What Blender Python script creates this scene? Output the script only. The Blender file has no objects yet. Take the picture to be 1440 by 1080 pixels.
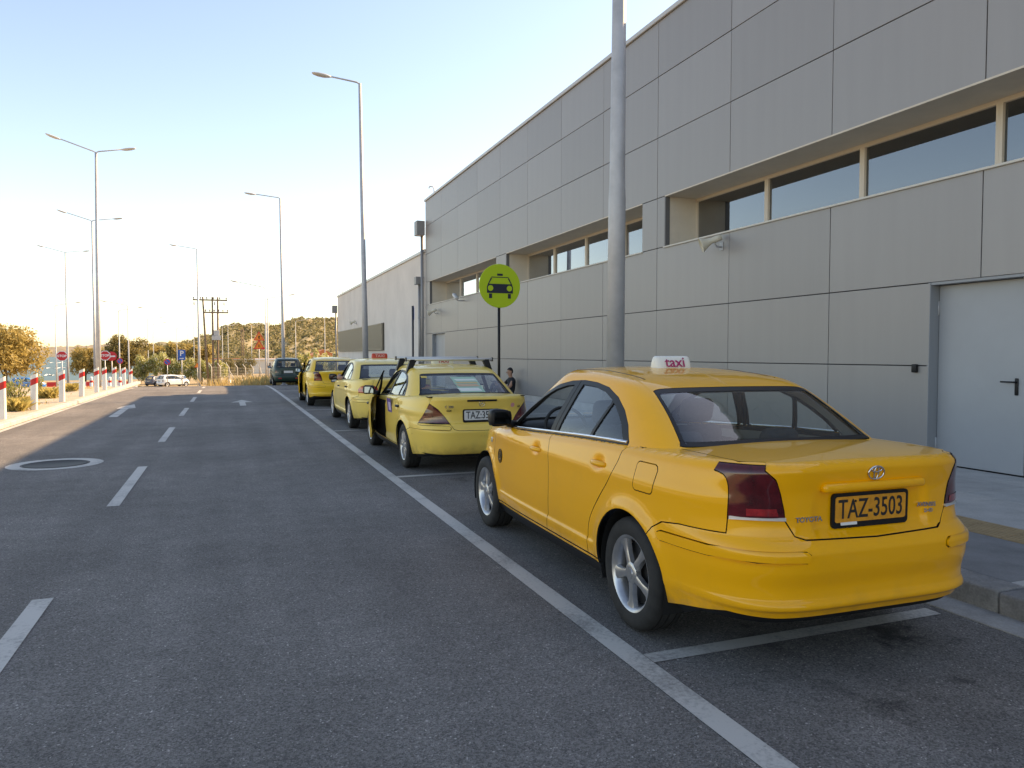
import bpy, bmesh, math, random
import numpy as np
from mathutils import Vector, Matrix
from mathutils.geometry import delaunay_2d_cdt

# ------------------------------------------------------------------ camera, sky, sun, exposure
FPX, CAMH, YAW, PITCH = 1050.0, 1.56, math.radians(20.84), math.radians(2.29)
scene = bpy.context.scene
cam_data = bpy.data.cameras.new('camera')
cam = bpy.data.objects.new('camera', cam_data)
scene.collection.objects.link(cam)
cam.location = (0, 0, CAMH)
cam.rotation_euler = (math.radians(90) - PITCH, 0, -YAW)
cam_data.sensor_width = 36.0
cam_data.lens = FPX / 1440.0 * 36.0
cam_data.clip_start = 0.05
cam_data.clip_end = 9000
scene.camera = cam

SUN_DIR = Vector((1.33, 0.27, 1.0)).normalized()      # towards the sun
SUN_EL = math.asin(SUN_DIR.z)
SUN_AZ = math.atan2(SUN_DIR.x, SUN_DIR.y)             # from +Y towards +X
world = bpy.data.worlds.new('World')
scene.world = world
world.use_nodes = True
wn = world.node_tree
bg = wn.nodes['Background']
sky = wn.nodes.new('ShaderNodeTexSky')
sky.sky_type = 'NISHITA'
sky.sun_disc = False
sky.sun_elevation = SUN_EL
sky.sun_rotation = SUN_AZ
sky.altitude = 0
sky.air_density = 1.0
sky.dust_density = 0.55
sky.ozone_density = 1.0
wn.links.new(sky.outputs[0], bg.inputs[0])
bg.inputs[1].default_value = 0.15
sun_data = bpy.data.lights.new('sun', 'SUN')
sun_data.energy = 5.0
sun_data.angle = math.radians(0.53)
sun_data.color = (1.0, 0.77, 0.50)
sun = bpy.data.objects.new('sun', sun_data)
scene.collection.objects.link(sun)
sun.rotation_euler = SUN_DIR.to_track_quat('Z', 'Y').to_euler()
sun.location = (30, 10, 40)
scene.view_settings.view_transform = 'Standard'
scene.view_settings.look = 'None'
scene.view_settings.gamma = 1.0
scene.view_settings.use_curve_mapping = False
scene.view_settings.exposure = 1.08
scene.view_settings.use_white_balance = True
scene.view_settings.white_balance_temperature = 7900
scene.view_settings.white_balance_tint = 14

random.seed(7)
rng = np.random.default_rng(11)
R = math.radians
COL = scene.collection

# ------------------------------------------------------------------ photograph pixel -> place
def ray(u, v):
    x = (u - 720) / FPX; up = -(v - 540) / FPX
    zl = math.cos(PITCH) + up * math.sin(PITCH); ul = -math.sin(PITCH) + up * math.cos(PITCH)
    return Vector((x * math.cos(YAW) + zl * math.sin(YAW), -x * math.sin(YAW) + zl * math.cos(YAW), ul))
def at_depth(u, d):
    """ground position X,Y of a thing in column u standing d metres deep"""
    r = ray(u, 498); k = d / (r.x * math.sin(YAW) + r.y * math.cos(YAW))
    return r.x * k, r.y * k
def z_of(v, d):
    """height of row v at depth d"""
    return CAMH + (498 - v) / FPX * d

def terrain(x, y):
    """height of the land: level beside the terminal, falling away beyond it"""
    s = y - 40.0
    soft = 3.0 * math.log1p(math.exp(max(-30, min(30, s / 3.0)))) if s < 60 else s
    h = -0.041 * min(soft, 80.0)
    if soft > 80: h = -3.28
    sea = max(0.0, min(1.0, (y - 160) / 14)) * max(0.0, min(1.0, (-14 - 0.045 * (y - 160) - x) / 10))
    return h - 3.5 * sea * sea * (3 - 2 * sea)

# ------------------------------------------------------------------ materials
MATS = {}
def mat(name, col, rough=0.55, metal=0.0, var=0.0, vscale=6.0, bump=0.0, bscale=120.0, coat=0.0, spec=0.5, col2=None, fine=0.0):
    if name in MATS: return MATS[name]
    m = bpy.data.materials.new(name); m.use_nodes = True
    nt = m.node_tree; b = nt.nodes['Principled BSDF']
    b.inputs['Base Color'].default_value = (*col, 1)
    b.inputs['Roughness'].default_value = rough
    b.inputs['Metallic'].default_value = metal
    b.inputs['Specular IOR Level'].default_value = spec
    if coat:
        b.inputs['Coat Weight'].default_value = coat
        b.inputs['Coat Roughness'].default_value = 0.03
    if var or bump or col2 or fine:
        tc = nt.nodes.new('ShaderNodeTexCoord')
    last = None
    if var or col2:
        n = nt.nodes.new('ShaderNodeTexNoise'); n.inputs['Scale'].default_value = vscale; n.inputs['Detail'].default_value = 6; n.inputs['Roughness'].default_value = 0.62
        nt.links.new(tc.outputs['Object'], n.inputs['Vector'])
        mx = nt.nodes.new('ShaderNodeMix'); mx.data_type = 'RGBA'
        c2 = col2 if col2 else tuple(max(0, c * (1 - var)) for c in col)
        c1 = col if col2 else tuple(min(1, c * (1 + var)) for c in col)
        rp = nt.nodes.new('ShaderNodeMapRange'); rp.inputs[1].default_value = 0.32; rp.inputs[2].default_value = 0.68
        nt.links.new(n.outputs[0], rp.inputs[0]); nt.links.new(rp.outputs[0], mx.inputs[0])
        mx.inputs[6].default_value = (*c1, 1); mx.inputs[7].default_value = (*c2, 1)
        last = mx.outputs[2]
    if fine:
        n2 = nt.nodes.new('ShaderNodeTexNoise'); n2.inputs['Scale'].default_value = bscale; n2.inputs['Detail'].default_value = 3
        nt.links.new(tc.outputs['Object'], n2.inputs['Vector'])
        mr = nt.nodes.new('ShaderNodeMapRange'); mr.inputs[1].default_value = 0.3; mr.inputs[2].default_value = 0.7; mr.inputs[3].default_value = 1 - fine; mr.inputs[4].default_value = 1 + fine
        nt.links.new(n2.outputs[0], mr.inputs[0])
        mm = nt.nodes.new('ShaderNodeMix'); mm.data_type = 'RGBA'; mm.blend_type = 'MULTIPLY'; mm.inputs[0].default_value = 1
        if last: nt.links.new(last, mm.inputs[6])
        else: mm.inputs[6].default_value = (*col, 1)
        nt.links.new(mr.outputs[0], mm.inputs[7]); last = mm.outputs[2]
    if last: nt.links.new(last, b.inputs['Base Color'])
    if bump:
        n3 = nt.nodes.new('ShaderNodeTexNoise'); n3.inputs['Scale'].default_value = bscale; n3.inputs['Detail'].default_value = 4
        nt.links.new(tc.outputs['Object'], n3.inputs['Vector'])
        bp = nt.nodes.new('ShaderNodeBump'); bp.inputs['Strength'].default_value = bump; bp.inputs['Distance'].default_value = 0.01
        nt.links.new(n3.outputs[0], bp.inputs['Height']); nt.links.new(bp.outputs[0], b.inputs['Normal'])
    MATS[name] = m
    return m

def car_paint(name, col, coat=0.85, dirt=0.55):
    """glossy coat over colour, with road dirt sprayed up along the lower edges"""
    if name in MATS: return MATS[name]
    m = mat(name, col, 0.5, coat=coat, spec=0.12); nt = m.node_tree; b = nt.nodes['Principled BSDF']; L = nt.links.new
    tc = nt.nodes.new('ShaderNodeTexCoord'); sx = nt.nodes.new('ShaderNodeSeparateXYZ'); L(tc.outputs['Object'], sx.inputs[0])
    mr = nt.nodes.new('ShaderNodeMapRange'); mr.inputs[1].default_value = 0.24; mr.inputs[2].default_value = 0.46; mr.inputs[3].default_value = 1.0; mr.inputs[4].default_value = 0.0; L(sx.outputs[2], mr.inputs[0])
    n = nt.nodes.new('ShaderNodeTexNoise'); n.inputs['Scale'].default_value = 5.5; n.inputs['Detail'].default_value = 7; n.inputs['Roughness'].default_value = 0.7; L(tc.outputs['Object'], n.inputs['Vector'])
    nr_ = nt.nodes.new('ShaderNodeMapRange'); nr_.inputs[1].default_value = 0.38; nr_.inputs[2].default_value = 0.66; L(n.outputs[0], nr_.inputs[0])
    p2 = nt.nodes.new('ShaderNodeMath'); p2.operation = 'POWER'; p2.inputs[1].default_value = 1.6; L(mr.outputs[0], p2.inputs[0])
    mu = nt.nodes.new('ShaderNodeMath'); mu.operation = 'MULTIPLY'; L(p2.outputs[0], mu.inputs[0]); L(nr_.outputs[0], mu.inputs[1])
    n2 = nt.nodes.new('ShaderNodeTexNoise'); n2.inputs['Scale'].default_value = 1.3; n2.inputs['Detail'].default_value = 8; n2.inputs['Roughness'].default_value = 0.75; L(tc.outputs['Object'], n2.inputs['Vector'])
    d2 = nt.nodes.new('ShaderNodeMapRange'); d2.inputs[1].default_value = 0.5; d2.inputs[2].default_value = 0.75; d2.inputs[3].default_value = 0.0; d2.inputs[4].default_value = 0.12; L(n2.outputs[0], d2.inputs[0])
    ad = nt.nodes.new('ShaderNodeMath'); ad.operation = 'MULTIPLY_ADD'; ad.inputs[1].default_value = dirt * 1.3; ad.use_clamp = True; L(mu.outputs[0], ad.inputs[0]); L(d2.outputs[0], ad.inputs[2])
    mx = nt.nodes.new('ShaderNodeMix'); mx.data_type = 'RGBA'; mx.inputs[6].default_value = (*col, 1); mx.inputs[7].default_value = (0.13, 0.10, 0.065, 1); L(ad.outputs[0], mx.inputs[0]); L(mx.outputs[2], b.inputs['Base Color'])
    iv = nt.nodes.new('ShaderNodeMapRange'); iv.inputs[3].default_value = coat; iv.inputs[4].default_value = 0.1; L(ad.outputs[0], iv.inputs[0]); L(iv.outputs[0], b.inputs['Coat Weight'])
    return m

def glass_mat(name, tint=(0.5, 0.55, 0.55), ior=1.5, rough=0.0, boost=1.0):
    if name in MATS: return MATS[name]
    m = bpy.data.materials.new(name); m.use_nodes = True
    nt = m.node_tree; nt.nodes.remove(nt.nodes['Principled BSDF'])
    out = nt.nodes['Material Output']
    tr = nt.nodes.new('ShaderNodeBsdfTransparent'); tr.inputs[0].default_value = (*tint, 1)
    gl = nt.nodes.new('ShaderNodeBsdfGlossy'); gl.inputs['Roughness'].default_value = rough; gl.inputs[0].default_value = (0.95, 0.97, 1, 1)
    fr = nt.nodes.new('ShaderNodeFresnel'); gm_ = nt.nodes.new('ShaderNodeNewGeometry'); im = nt.nodes.new('ShaderNodeMapRange')
    im.inputs[3].default_value = ior; im.inputs[4].default_value = 1.0 / ior; nt.links.new(gm_.outputs['Backfacing'], im.inputs[0]); nt.links.new(im.outputs[0], fr.inputs[0])   # a thin pane looks alike from both sides
    mu = nt.nodes.new('ShaderNodeMath'); mu.operation = 'MULTIPLY'; mu.inputs[1].default_value = boost; mu.use_clamp = True
    mx = nt.nodes.new('ShaderNodeMixShader')
    nt.links.new(fr.outputs[0], mu.inputs[0]); nt.links.new(mu.outputs[0], mx.inputs[0])
    nt.links.new(tr.outputs[0], mx.inputs[1]); nt.links.new(gl.outputs[0], mx.inputs[2]); nt.links.new(mx.outputs[0], out.inputs[0])
    MATS[name] = m
    return m

def leaf_mat(name, c1, c2, c3=None):
    """leaf colour that changes from clump to clump, some light passing through"""
    if name in MATS: return MATS[name]
    m = bpy.data.materials.new(name); m.use_nodes = True
    nt = m.node_tree; b = nt.nodes['Principled BSDF']; out = nt.nodes['Material Output']
    g = nt.nodes.new('ShaderNodeNewGeometry')
    mx = nt.nodes.new('ShaderNodeValToRGB')
    mx.color_ramp.elements[0].color = (*c1, 1); mx.color_ramp.elements[1].color = (*c2, 1)
    if c3:
        e = mx.color_ramp.elements.new(0.86); e.color = (*c2, 1); mx.color_ramp.elements[2].position = 0.88; mx.color_ramp.elements[2].color = (*c3, 1)
    nt.links.new(g.outputs['Random Per Island'], mx.inputs[0])
    nt.links.new(mx.outputs[0], b.inputs['Base Color']); b.inputs['Roughness'].default_value = 0.6
    t = nt.nodes.new('ShaderNodeBsdfTranslucent'); nt.links.new(mx.outputs[0], t.inputs[0])
    ms = nt.nodes.new('ShaderNodeMixShader'); ms.inputs[0].default_value = 0.48
    nt.links.new(b.outputs[0], ms.inputs[1]); nt.links.new(t.outputs[0], ms.inputs[2]); nt.links.new(ms.outputs[0], out.inputs[0])
    MATS[name] = m
    return m

# ------------------------------------------------------------------ object helpers
def link(name, me, parent=None, loc=None, rot=None):
    o = bpy.data.objects.new(name, me); COL.objects.link(o)
    if parent is not None: o.parent = parent
    if loc is not None: o.location = loc
    if rot is not None: o.rotation_euler = rot
    return o
def thing(name, label, cat, loc=(0, 0, 0), rz=0.0, group=None):
    o = bpy.data.objects.new(name, None); COL.objects.link(o)
    o.empty_display_size = 0.2
    o.location = loc; o.rotation_euler = (0, 0, rz)
    return tag(o, label, cat, group)
def tag(o, label, cat, group=None):
    o['label'] = label; o['category'] = cat
    if group: o['group'] = group
    return o
def structure(o, kind='structure'):
    o['kind'] = kind
    return o
def copy_tree(o, parent=None):
    c = o.copy(); COL.objects.link(c)
    if parent is not None: c.parent = parent
    for ch in list(o.children): copy_tree(ch, c)
    return c

class MB:
    """collects boxes, tubes, lathes, polygons and links them as one mesh object"""
    def __init__(s): s.v = []; s.f = []; s.sm = []
    def add(s, vs, fs, smooth=False):
        o = len(s.v); s.v += [tuple(p) for p in vs]; s.f += [tuple(i + o for i in f) for f in fs]; s.sm += [smooth] * len(fs)
        return s
    def box(s, lo, hi, M=None):
        x0, y0, z0 = lo; x1, y1, z1 = hi
        vs = [Vector(p) for p in ((x0, y0, z0), (x1, y0, z0), (x1, y1, z0), (x0, y1, z0), (x0, y0, z1), (x1, y0, z1), (x1, y1, z1), (x0, y1, z1))]
        if M is not None: vs = [M @ p for p in vs]
        return s.add(vs, [(0, 3, 2, 1), (4, 5, 6, 7), (0, 1, 5, 4), (1, 2, 6, 5), (2, 3, 7, 6), (3, 0, 4, 7)])
    def rbox(s, lo, hi, b=0.02, M=None, seg=2):
        bm = bmesh.new()
        bmesh.ops.create_cube(bm, size=1.0)
        c = [(lo[i] + hi[i]) / 2 for i in range(3)]; d = [hi[i] - lo[i] for i in range(3)]
        for vv in bm.verts: vv.co = Vector((c[0] + vv.co.x * d[0], c[1] + vv.co.y * d[1], c[2] + vv.co.z * d[2]))
        bmesh.ops.bevel(bm, geom=bm.edges[:], offset=min(b, min(d) * 0.49), segments=seg, profile=0.5, affect='EDGES')
        bm.verts.index_update()
        vs = [(M @ v.co) if M is not None else v.co.copy() for v in bm.verts]
        s.add(vs, [tuple(v.index for v in f.verts) for f in bm.faces], seg > 1); bm.free()
        return s
    def tube(s, pts, rad, n=10, caps=True):
        pts = [Vector(p) for p in pts]
        rads = rad if isinstance(rad, (list, tuple)) else [rad] * len(pts)
        rings = []; up = None
        for i, p in enumerate(pts):
            t = (pts[min(i + 1, len(pts) - 1)] - pts[max(i - 1, 0)]).normalized()
            if up is None: up = t.orthogonal().normalized()
            up = (up - t * up.dot(t)).normalized(); w = t.cross(up)
            rings.append([p + (up * math.cos(2 * math.pi * k / n) + w * math.sin(2 * math.pi * k / n)) * rads[i] for k in range(n)])
        vs = [q for r in rings for q in r]; fs = []
        for i in range(len(pts) - 1):
            for k in range(n):
                fs.append((i * n + k, i * n + (k + 1) % n, (i + 1) * n + (k + 1) % n, (i + 1) * n + k))
        s.add(vs, fs, True)
        if caps:
            o = len(s.v) - len(vs)
            s.f.append(tuple(o + k for k in reversed(range(n)))); s.sm.append(False)
            s.f.append(tuple(o + (len(pts) - 1) * n + k for k in range(n))); s.sm.append(False)
        return s
    def lathe(s, prof, n=32, M=None, smooth=True):
        """prof: (radius, height) along local z"""
        vs = []; fs = []
        for r, z in prof:
            for k in range(n):
                a = 2 * math.pi * k / n; p = Vector((r * math.cos(a), r * math.sin(a), z)); vs.append(M @ p if M is not None else p)
        for i in range(len(prof) - 1):
            for k in range(n):
                fs.append((i * n + k, i * n + (k + 1) % n, (i + 1) * n + (k + 1) % n, (i + 1) * n + k))
        return s.add(vs, fs, smooth)
    def prism(s, poly, h0, h1, M=None):
        """2-D outline poly in local xy, from h0 to h1 along z"""
        n = len(poly)
        vs = [Vector((x, y, h0)) for x, y in poly] + [Vector((x, y, h1)) for x, y in poly]
        if M is not None: vs = [M @ p for p in vs]
        fs = [tuple(reversed(range(n))), tuple(range(n, 2 * n))] + [(i, (i + 1) % n, n + (i + 1) % n, n + i) for i in range(n)]
        return s.add(vs, fs)
    def mesh(s, name, m=None):
        me = bpy.data.meshes.new(name); me.from_pydata(s.v, [], s.f)
        me.polygons.foreach_set('use_smooth', s.sm)
        if m is not None: me.materials.append(m)
        me.update()
        return me
    def build(s, name, m=None, parent=None, loc=None, rot=None, sharp=None):
        me = s.mesh(name, m)
        if sharp is not None: me.set_sharp_from_angle(angle=R(sharp))
        return link(name, me, parent, loc, rot)

def text_mesh(txt, size, depth=0.002, align='CENTER', sx=1.0, bold=0.0):
    cu = bpy.data.curves.new('t', 'FONT'); cu.body = txt; cu.size = size; cu.extrude = depth; cu.align_x = align; cu.align_y = 'CENTER'; cu.resolution_u = 3; cu.offset = bold
    o = bpy.data.objects.new('t', cu); COL.objects.link(o)
    me = bpy.data.meshes.new_from_object(o.evaluated_get(bpy.context.evaluated_depsgraph_get()))
    bpy.data.objects.remove(o); bpy.data.curves.remove(cu)
    if sx != 1.0: me.transform(Matrix.Diagonal((sx, 1, 1, 1)))
    return me
def text(name, txt, size, m, parent, M, depth=0.002, align='CENTER', sx=1.0, bold=0.0):
    me = text_mesh(txt, size, depth, align, sx, bold); me.materials.clear(); me.materials.append(m)
    o = link(name, me, parent); o.matrix_local = M
    return o
def frame(origin, xaxis, yaxis):
    x = Vector(xaxis).normalized(); y = Vector(yaxis); y = (y - x * y.dot(x)).normalized(); z = x.cross(y)
    M = Matrix((x, y, z)).transposed().to_4x4(); M.translation = Vector(origin)
    return M
FACE_BACK = lambda p: frame(p, (1, 0, 0), (0, 0, 1))      # something one reads when looking along +Y

def rrect(w, h, r, n=4):
    o = []
    for cx, cy, a0 in ((w/2 - r, h/2 - r, 0), (-w/2 + r, h/2 - r, 90), (-w/2 + r, -h/2 + r, 180), (w/2 - r, -h/2 + r, 270)):
        o += [(cx + r * math.cos(R(a0 + 90 * k / n)), cy + r * math.sin(R(a0 + 90 * k / n))) for k in range(n + 1)]
    return o

# shared materials
m_galv = mat('galvanised_steel', (0.46, 0.465, 0.47), 0.5, 0.25, var=0.12, vscale=3, bump=0.05, bscale=60)
m_lampwhite = mat('lamp_head_grey', (0.55, 0.55, 0.54), 0.45, 0.1)
m_black = mat('black_plastic', (0.010, 0.010, 0.011), 0.45, spec=.3)
m_dark = mat('dark_void', (0.006, 0.006, 0.006), 0.9)
m_rubber = mat('tyre_rubber', (0.02, 0.019, 0.018), 0.8, var=0.35, vscale=14, bump=0.1, bscale=90)
m_alloy = mat('alloy', (0.5, 0.5, 0.51), 0.32, 0.85, var=0.15, vscale=8)
m_chrome = mat('chrome', (0.75, 0.75, 0.76), 0.12, 1.0)
m_white = mat('white_paint', (0.78, 0.77, 0.74), 0.5)
m_red = mat('red_paint', (0.55, 0.02, 0.02), 0.45)
m_seat = mat('seat_cloth', (0.045, 0.047, 0.05), 0.85, var=0.2, vscale=30)
m_trim = mat('interior_trim', (0.03, 0.031, 0.033), 0.7)
# ================================================================== ground, road, pavement
def asphalt_material():
    m = bpy.data.materials.new('asphalt'); m.use_nodes = True; nt = m.node_tree; b = nt.nodes['Principled BSDF']; L = nt.links.new
    tc = nt.nodes.new('ShaderNodeTexCoord')
    def noise(sc, det=4, rough=0.6):
        n = nt.nodes.new('ShaderNodeTexNoise'); n.inputs['Scale'].default_value = sc; n.inputs['Detail'].default_value = det; n.inputs['Roughness'].default_value = rough
        L(tc.outputs['Object'], n.inputs['Vector']); return n.outputs[0]
    def ramp(src, a, b_, c, d):
        r = nt.nodes.new('ShaderNodeMapRange'); r.inputs[1].default_value = a; r.inputs[2].default_value = b_; r.inputs[3].default_value = c; r.inputs[4].default_value = d; L(src, r.inputs[0]); return r.outputs[0]
    def mul(a, c):
        k = nt.nodes.new('ShaderNodeMath'); k.operation = 'MULTIPLY'; L(a, k.inputs[0]); L(c, k.inputs[1]); return k.outputs[0]
    v = nt.nodes.new('ShaderNodeTexVoronoi'); v.inputs['Scale'].default_value = 135; L(tc.outputs['Object'], v.inputs['Vector'])
    sep = nt.nodes.new('ShaderNodeSeparateColor'); L(v.outputs['Color'], sep.inputs[0])
    agg = ramp(sep.outputs[0], 0.0, 1.0, 0.55, 1.5)                 # single stones
    speck = ramp(sep.outputs[1], 0.965, 0.99, 1.0, 2.1)             # a few pale chips
    big = ramp(noise(0.35, 5), 0.35, 0.65, 0.80, 1.18)
    mid = ramp(noise(3.0, 6, 0.7), 0.3, 0.7, 0.86, 1.14)
    st = nt.nodes.new('ShaderNodeMapping'); st.inputs['Scale'].default_value = (2.2, 0.10, 1); L(tc.outputs['Object'], st.inputs['Vector'])
    ns = nt.nodes.new('ShaderNodeTexNoise'); ns.inputs['Scale'].default_value = 1.0; ns.inputs['Detail'].default_value = 3; L(st.outputs[0], ns.inputs['Vector'])
    track = ramp(ns.outputs[0], 0.35, 0.65, 0.90, 1.10)              # wear along the lanes
    # oil drips in the parking bays
    sx = nt.nodes.new('ShaderNodeSeparateXYZ'); L(tc.outputs['Object'], sx.inputs[0])
    bay = mul(ramp(sx.outputs[0], 2.3, 3.0, 0, 1), ramp(sx.outputs[0], 3.6, 4.0, 1, 0))
    oil = ramp(noise(2.1, 6, 0.68), 0.55, 0.64, 0, 0.68)
    om = nt.nodes.new('ShaderNodeMath'); om.operation = 'SUBTRACT'; om.inputs[0].default_value = 1; L(mul(bay, oil), om.inputs[1])
    t = mul(mul(mul(agg, speck), mul(big, mid)), mul(track, om.outputs[0]))
    mx = nt.nodes.new('ShaderNodeMix'); mx.data_type = 'RGBA'; mx.blend_type = 'MULTIPLY'; mx.inputs[0].default_value = 1; mx.inputs[6].default_value = (0.160, 0.148, 0.137, 1); L(t, mx.inputs[7])
    L(mx.outputs[2], b.inputs['Base Color']); b.inputs['Roughness'].default_value = 0.85; b.inputs['Specular IOR Level'].default_value = 0.35
    bp = nt.nodes.new('ShaderNodeBump'); bp.inputs['Strength'].default_value = 0.9; bp.inputs['Distance'].default_value = 0.006
    L(v.outputs['Distance'], bp.inputs['Height']); L(bp.outputs[0], b.inputs['Normal'])
    return m
m_asphalt = asphalt_material()

def worn_paint(name, col, wear=0.5):
    """road paint with the stones showing through"""
    m = bpy.data.materials.new(name); m.use_nodes = True; nt = m.node_tree; b = nt.nodes['Principled BSDF']; L = nt.links.new
    tc = nt.nodes.new('ShaderNodeTexCoord')
    n = nt.nodes.new('ShaderNodeTexNoise'); n.inputs['Scale'].default_value = 38; n.inputs['Detail'].default_value = 5; n.inputs['Roughness'].default_value = 0.75; L(tc.outputs['Object'], n.inputs['Vector'])
    n2 = nt.nodes.new('ShaderNodeTexNoise'); n2.inputs['Scale'].default_value = 2.2; n2.inputs['Detail'].default_value = 4; L(tc.outputs['Object'], n2.inputs['Vector'])
    ad = nt.nodes.new('ShaderNodeMath'); ad.operation = 'ADD'; L(n.outputs[0], ad.inputs[0]); L(n2.outputs[0], ad.inputs[1])
    r = nt.nodes.new('ShaderNodeMapRange'); r.inputs[1].default_value = 0.72; r.inputs[2].default_value = 1.02; r.inputs[3].default_value = wear; r.inputs[4].default_value = 1.0; L(ad.outputs[0], r.inputs[0])
    mx = nt.nodes.new('ShaderNodeMix'); mx.data_type = 'RGBA'; mx.inputs[6].default_value = (0.13, 0.125, 0.12, 1); mx.inputs[7].default_value = (*col, 1); L(r.outputs[0], mx.inputs[0])
    L(mx.outputs[2], b.inputs['Base Color']); b.inputs['Roughness'].default_value = 0.75
    bp = nt.nodes.new('ShaderNodeBump'); bp.inputs['Strength'].default_value = 0.35; bp.inputs['Distance'].default_value = 0.004; L(n.outputs[0], bp.inputs['Height']); L(bp.outputs[0], b.inputs['Normal'])
    return m
m_line = worn_paint('road_paint', (0.50, 0.475, 0.43), 0.30)
m_concrete = mat('concrete', (0.30, 0.285, 0.265), 0.85, var=0.22, vscale=4, bump=0.25, bscale=90, fine=0.12)
m_kerb = mat('kerb_stone', (0.22, 0.21, 0.20), 0.85, var=0.28, vscale=6, bump=0.3, bscale=70, fine=0.15)
m_earth = mat('dry_earth', (0.36, 0.27, 0.15), 0.95, col2=(0.27, 0.21, 0.11), vscale=0.25, bump=0.4, bscale=12, fine=0.25)
m_gravel = mat('pale_gravel', (0.48, 0.42, 0.33), 0.95, col2=(0.36, 0.31, 0.23), vscale=1.2, bump=0.8, bscale=45, fine=0.35)
m_grass_dry = mat('dry_grass', (0.42, 0.30, 0.10), 0.9, col2=(0.28, 0.25, 0.07), vscale=1.5, fine=0.2)

def sheet(name, xs, ys, dz, m, keep=None, kind='structure', zf=terrain):
    V = []; F = []; idx = {}
    for i, x in enumerate(xs):
        for j, y in enumerate(ys): idx[i, j] = len(V); V.append((x, y, zf(x, y) + (dz(x, y) if callable(dz) else dz)))
    for i in range(len(xs) - 1):
        for j in range(len(ys) - 1):
            if keep is None or keep((xs[i] + xs[i+1]) / 2, (ys[j] + ys[j+1]) / 2): F.append((idx[i, j], idx[i+1, j], idx[i+1, j+1], idx[i, j+1]))
    me = bpy.data.meshes.new(name); me.from_pydata(V, [], F); me.materials.append(m); me.polygons.foreach_set('use_smooth', [True] * len(F)); me.update()
    o = link(name, me)
    return structure(o, kind) if kind else o
fr_ = lambda a, b, n: list(np.linspace(a, b, n))
xs = [-6000, -2500, -1000, -500, -250, -150] + fr_(-100, 100, 81) + [150, 250, 500, 1000, 2500, 6000]
ys = [-300, -100, -40] + fr_(-20, 20, 5) + fr_(24, 260, 119) + [300, 350, 420, 500, 700, 1000, 2000, 6000]
sheet('ground', xs, ys, lambda x, y: -0.06 if y < 600 else -0.06, m_earth)
# the street and the junction beyond it
def road_keep(x, y):
    if y < 46: return -4.42 < x < 4.1
    if y < 62: return -4.42 - (y - 46) * 0.9 < x < 4.1
    return False
rys = fr_(-20, 36, 15) + fr_(37, 62, 51)
sheet('road', [-18.5, -16.2, -14, -12, -10, -8, -6.2, -4.42, -2, 0, 2, 4.1], rys, 0.0, m_asphalt, road_keep)
m_asph2 = mat('old_asphalt', (0.14, 0.12, 0.10), 0.9, var=0.2, vscale=1.5, bump=0.3, bscale=60, fine=0.2)
sheet('coast_road', fr_(-60, 3.5, 40), fr_(61.6, 96, 40), 0.012, m_asph2, lambda x, y: (y < 78 and x > -60 and x < -4 + (y - 62) * 0.05) or (78 <= y < 96 and x < -6))
# painted lines lie 4 mm above the asphalt
def paint(name, poly, z=0.004, label=None):
    me = bpy.data.meshes.new(name); me.from_pydata([(x, y, terrain(x, y) + z) for x, y in poly], [], [tuple(range(len(poly)))]); me.materials.append(m_line); me.update()
    o = link(name, me); return structure(o)
def strip(name, x0, x1, y0, y1, step=2.0):
    n = max(1, int(math.ceil((y1 - y0) / step))); V = []; F = []
    for k in range(n + 1):
        y = y0 + (y1 - y0) * k / n; V += [(x0, y, terrain(0, y) + 0.004), (x1, y, terrain(0, y) + 0.004)]
    for k in range(n): F.append((2*k, 2*k+1, 2*k+3, 2*k+2))
    me = bpy.data.meshes.new(name); me.from_pydata(V, [], F); me.materials.append(m_line); me.update(); return structure(link(name, me))
strip('parking_line', 1.86, 1.99, -6, 44)
for k in range(-1, 7):
    y = 3.27 + 6.06 * k; paint('bay_line', [(1.994, y - .055), (3.98, y - .055), (3.98, y + .055), (1.994, y + .055)])
for y in (-3.4, 2.55, 8.55, 14.55, 20.6, 26.6, 32.6, 38.4): strip('lane_dash', -1.18, -1.06, y, y + 2.9)
strip('edge_line', -4.37, -4.25, 8, 45)
# ring round a manhole, arrows
ring = [(-2.3 + 0.60 * math.cos(a), 12.15 + 0.60 * math.sin(a)) for a in np.linspace(0, 2 * math.pi, 33)[:-1]]
hole = [(-2.3 + 0.43 * math.cos(a), 12.15 + 0.43 * math.sin(a)) for a in np.linspace(0, 2 * math.pi, 33)[:-1]]
me = bpy.data.meshes.new('manhole_ring'); me.from_pydata([(x, y, .004) for x, y in ring + hole], [], [(i, (i+1) % 32, 32 + (i+1) % 32, 32 + i) for i in range(32)]); me.materials.append(m_line); structure(link('manhole_ring', me))
mc = MB(); mc.lathe([(.40, .002), (.40, .006), (.38, .006), (.375, .003), (.001, .003)], 32, Matrix.Translation((-2.3, 12.15, 0))).build('manhole_cover', mat('cast_iron', (.05, .048, .046), .7, .3, bump=.4, bscale=60)); structure(bpy.data.objects['manhole_cover'])
def arrow(x, y, s=1.0, right=0):
    if not right:
        paint('lane_arrow', [(x - .09, y), (x + .09, y), (x + .09, y + 1.7), (x - .09, y + 1.7)]); paint('arrow_head', [(x - .33, y + 1.705), (x + .33, y + 1.705), (x, y + 3.0)])
arrow(.42, 24.0)
def on_road(u, v):
    r = ray(u, v); k = CAMH / -r.z; return (r.x * k, r.y * k)
ap = [on_road(x / 4.8, 420 + y / 4.8) for x, y in ((730, 800), (792, 800), (868, 742), (916, 738), (908, 713), (812, 731), (786, 743), (818, 744))]
paint('lane_arrow', ap)

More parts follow.
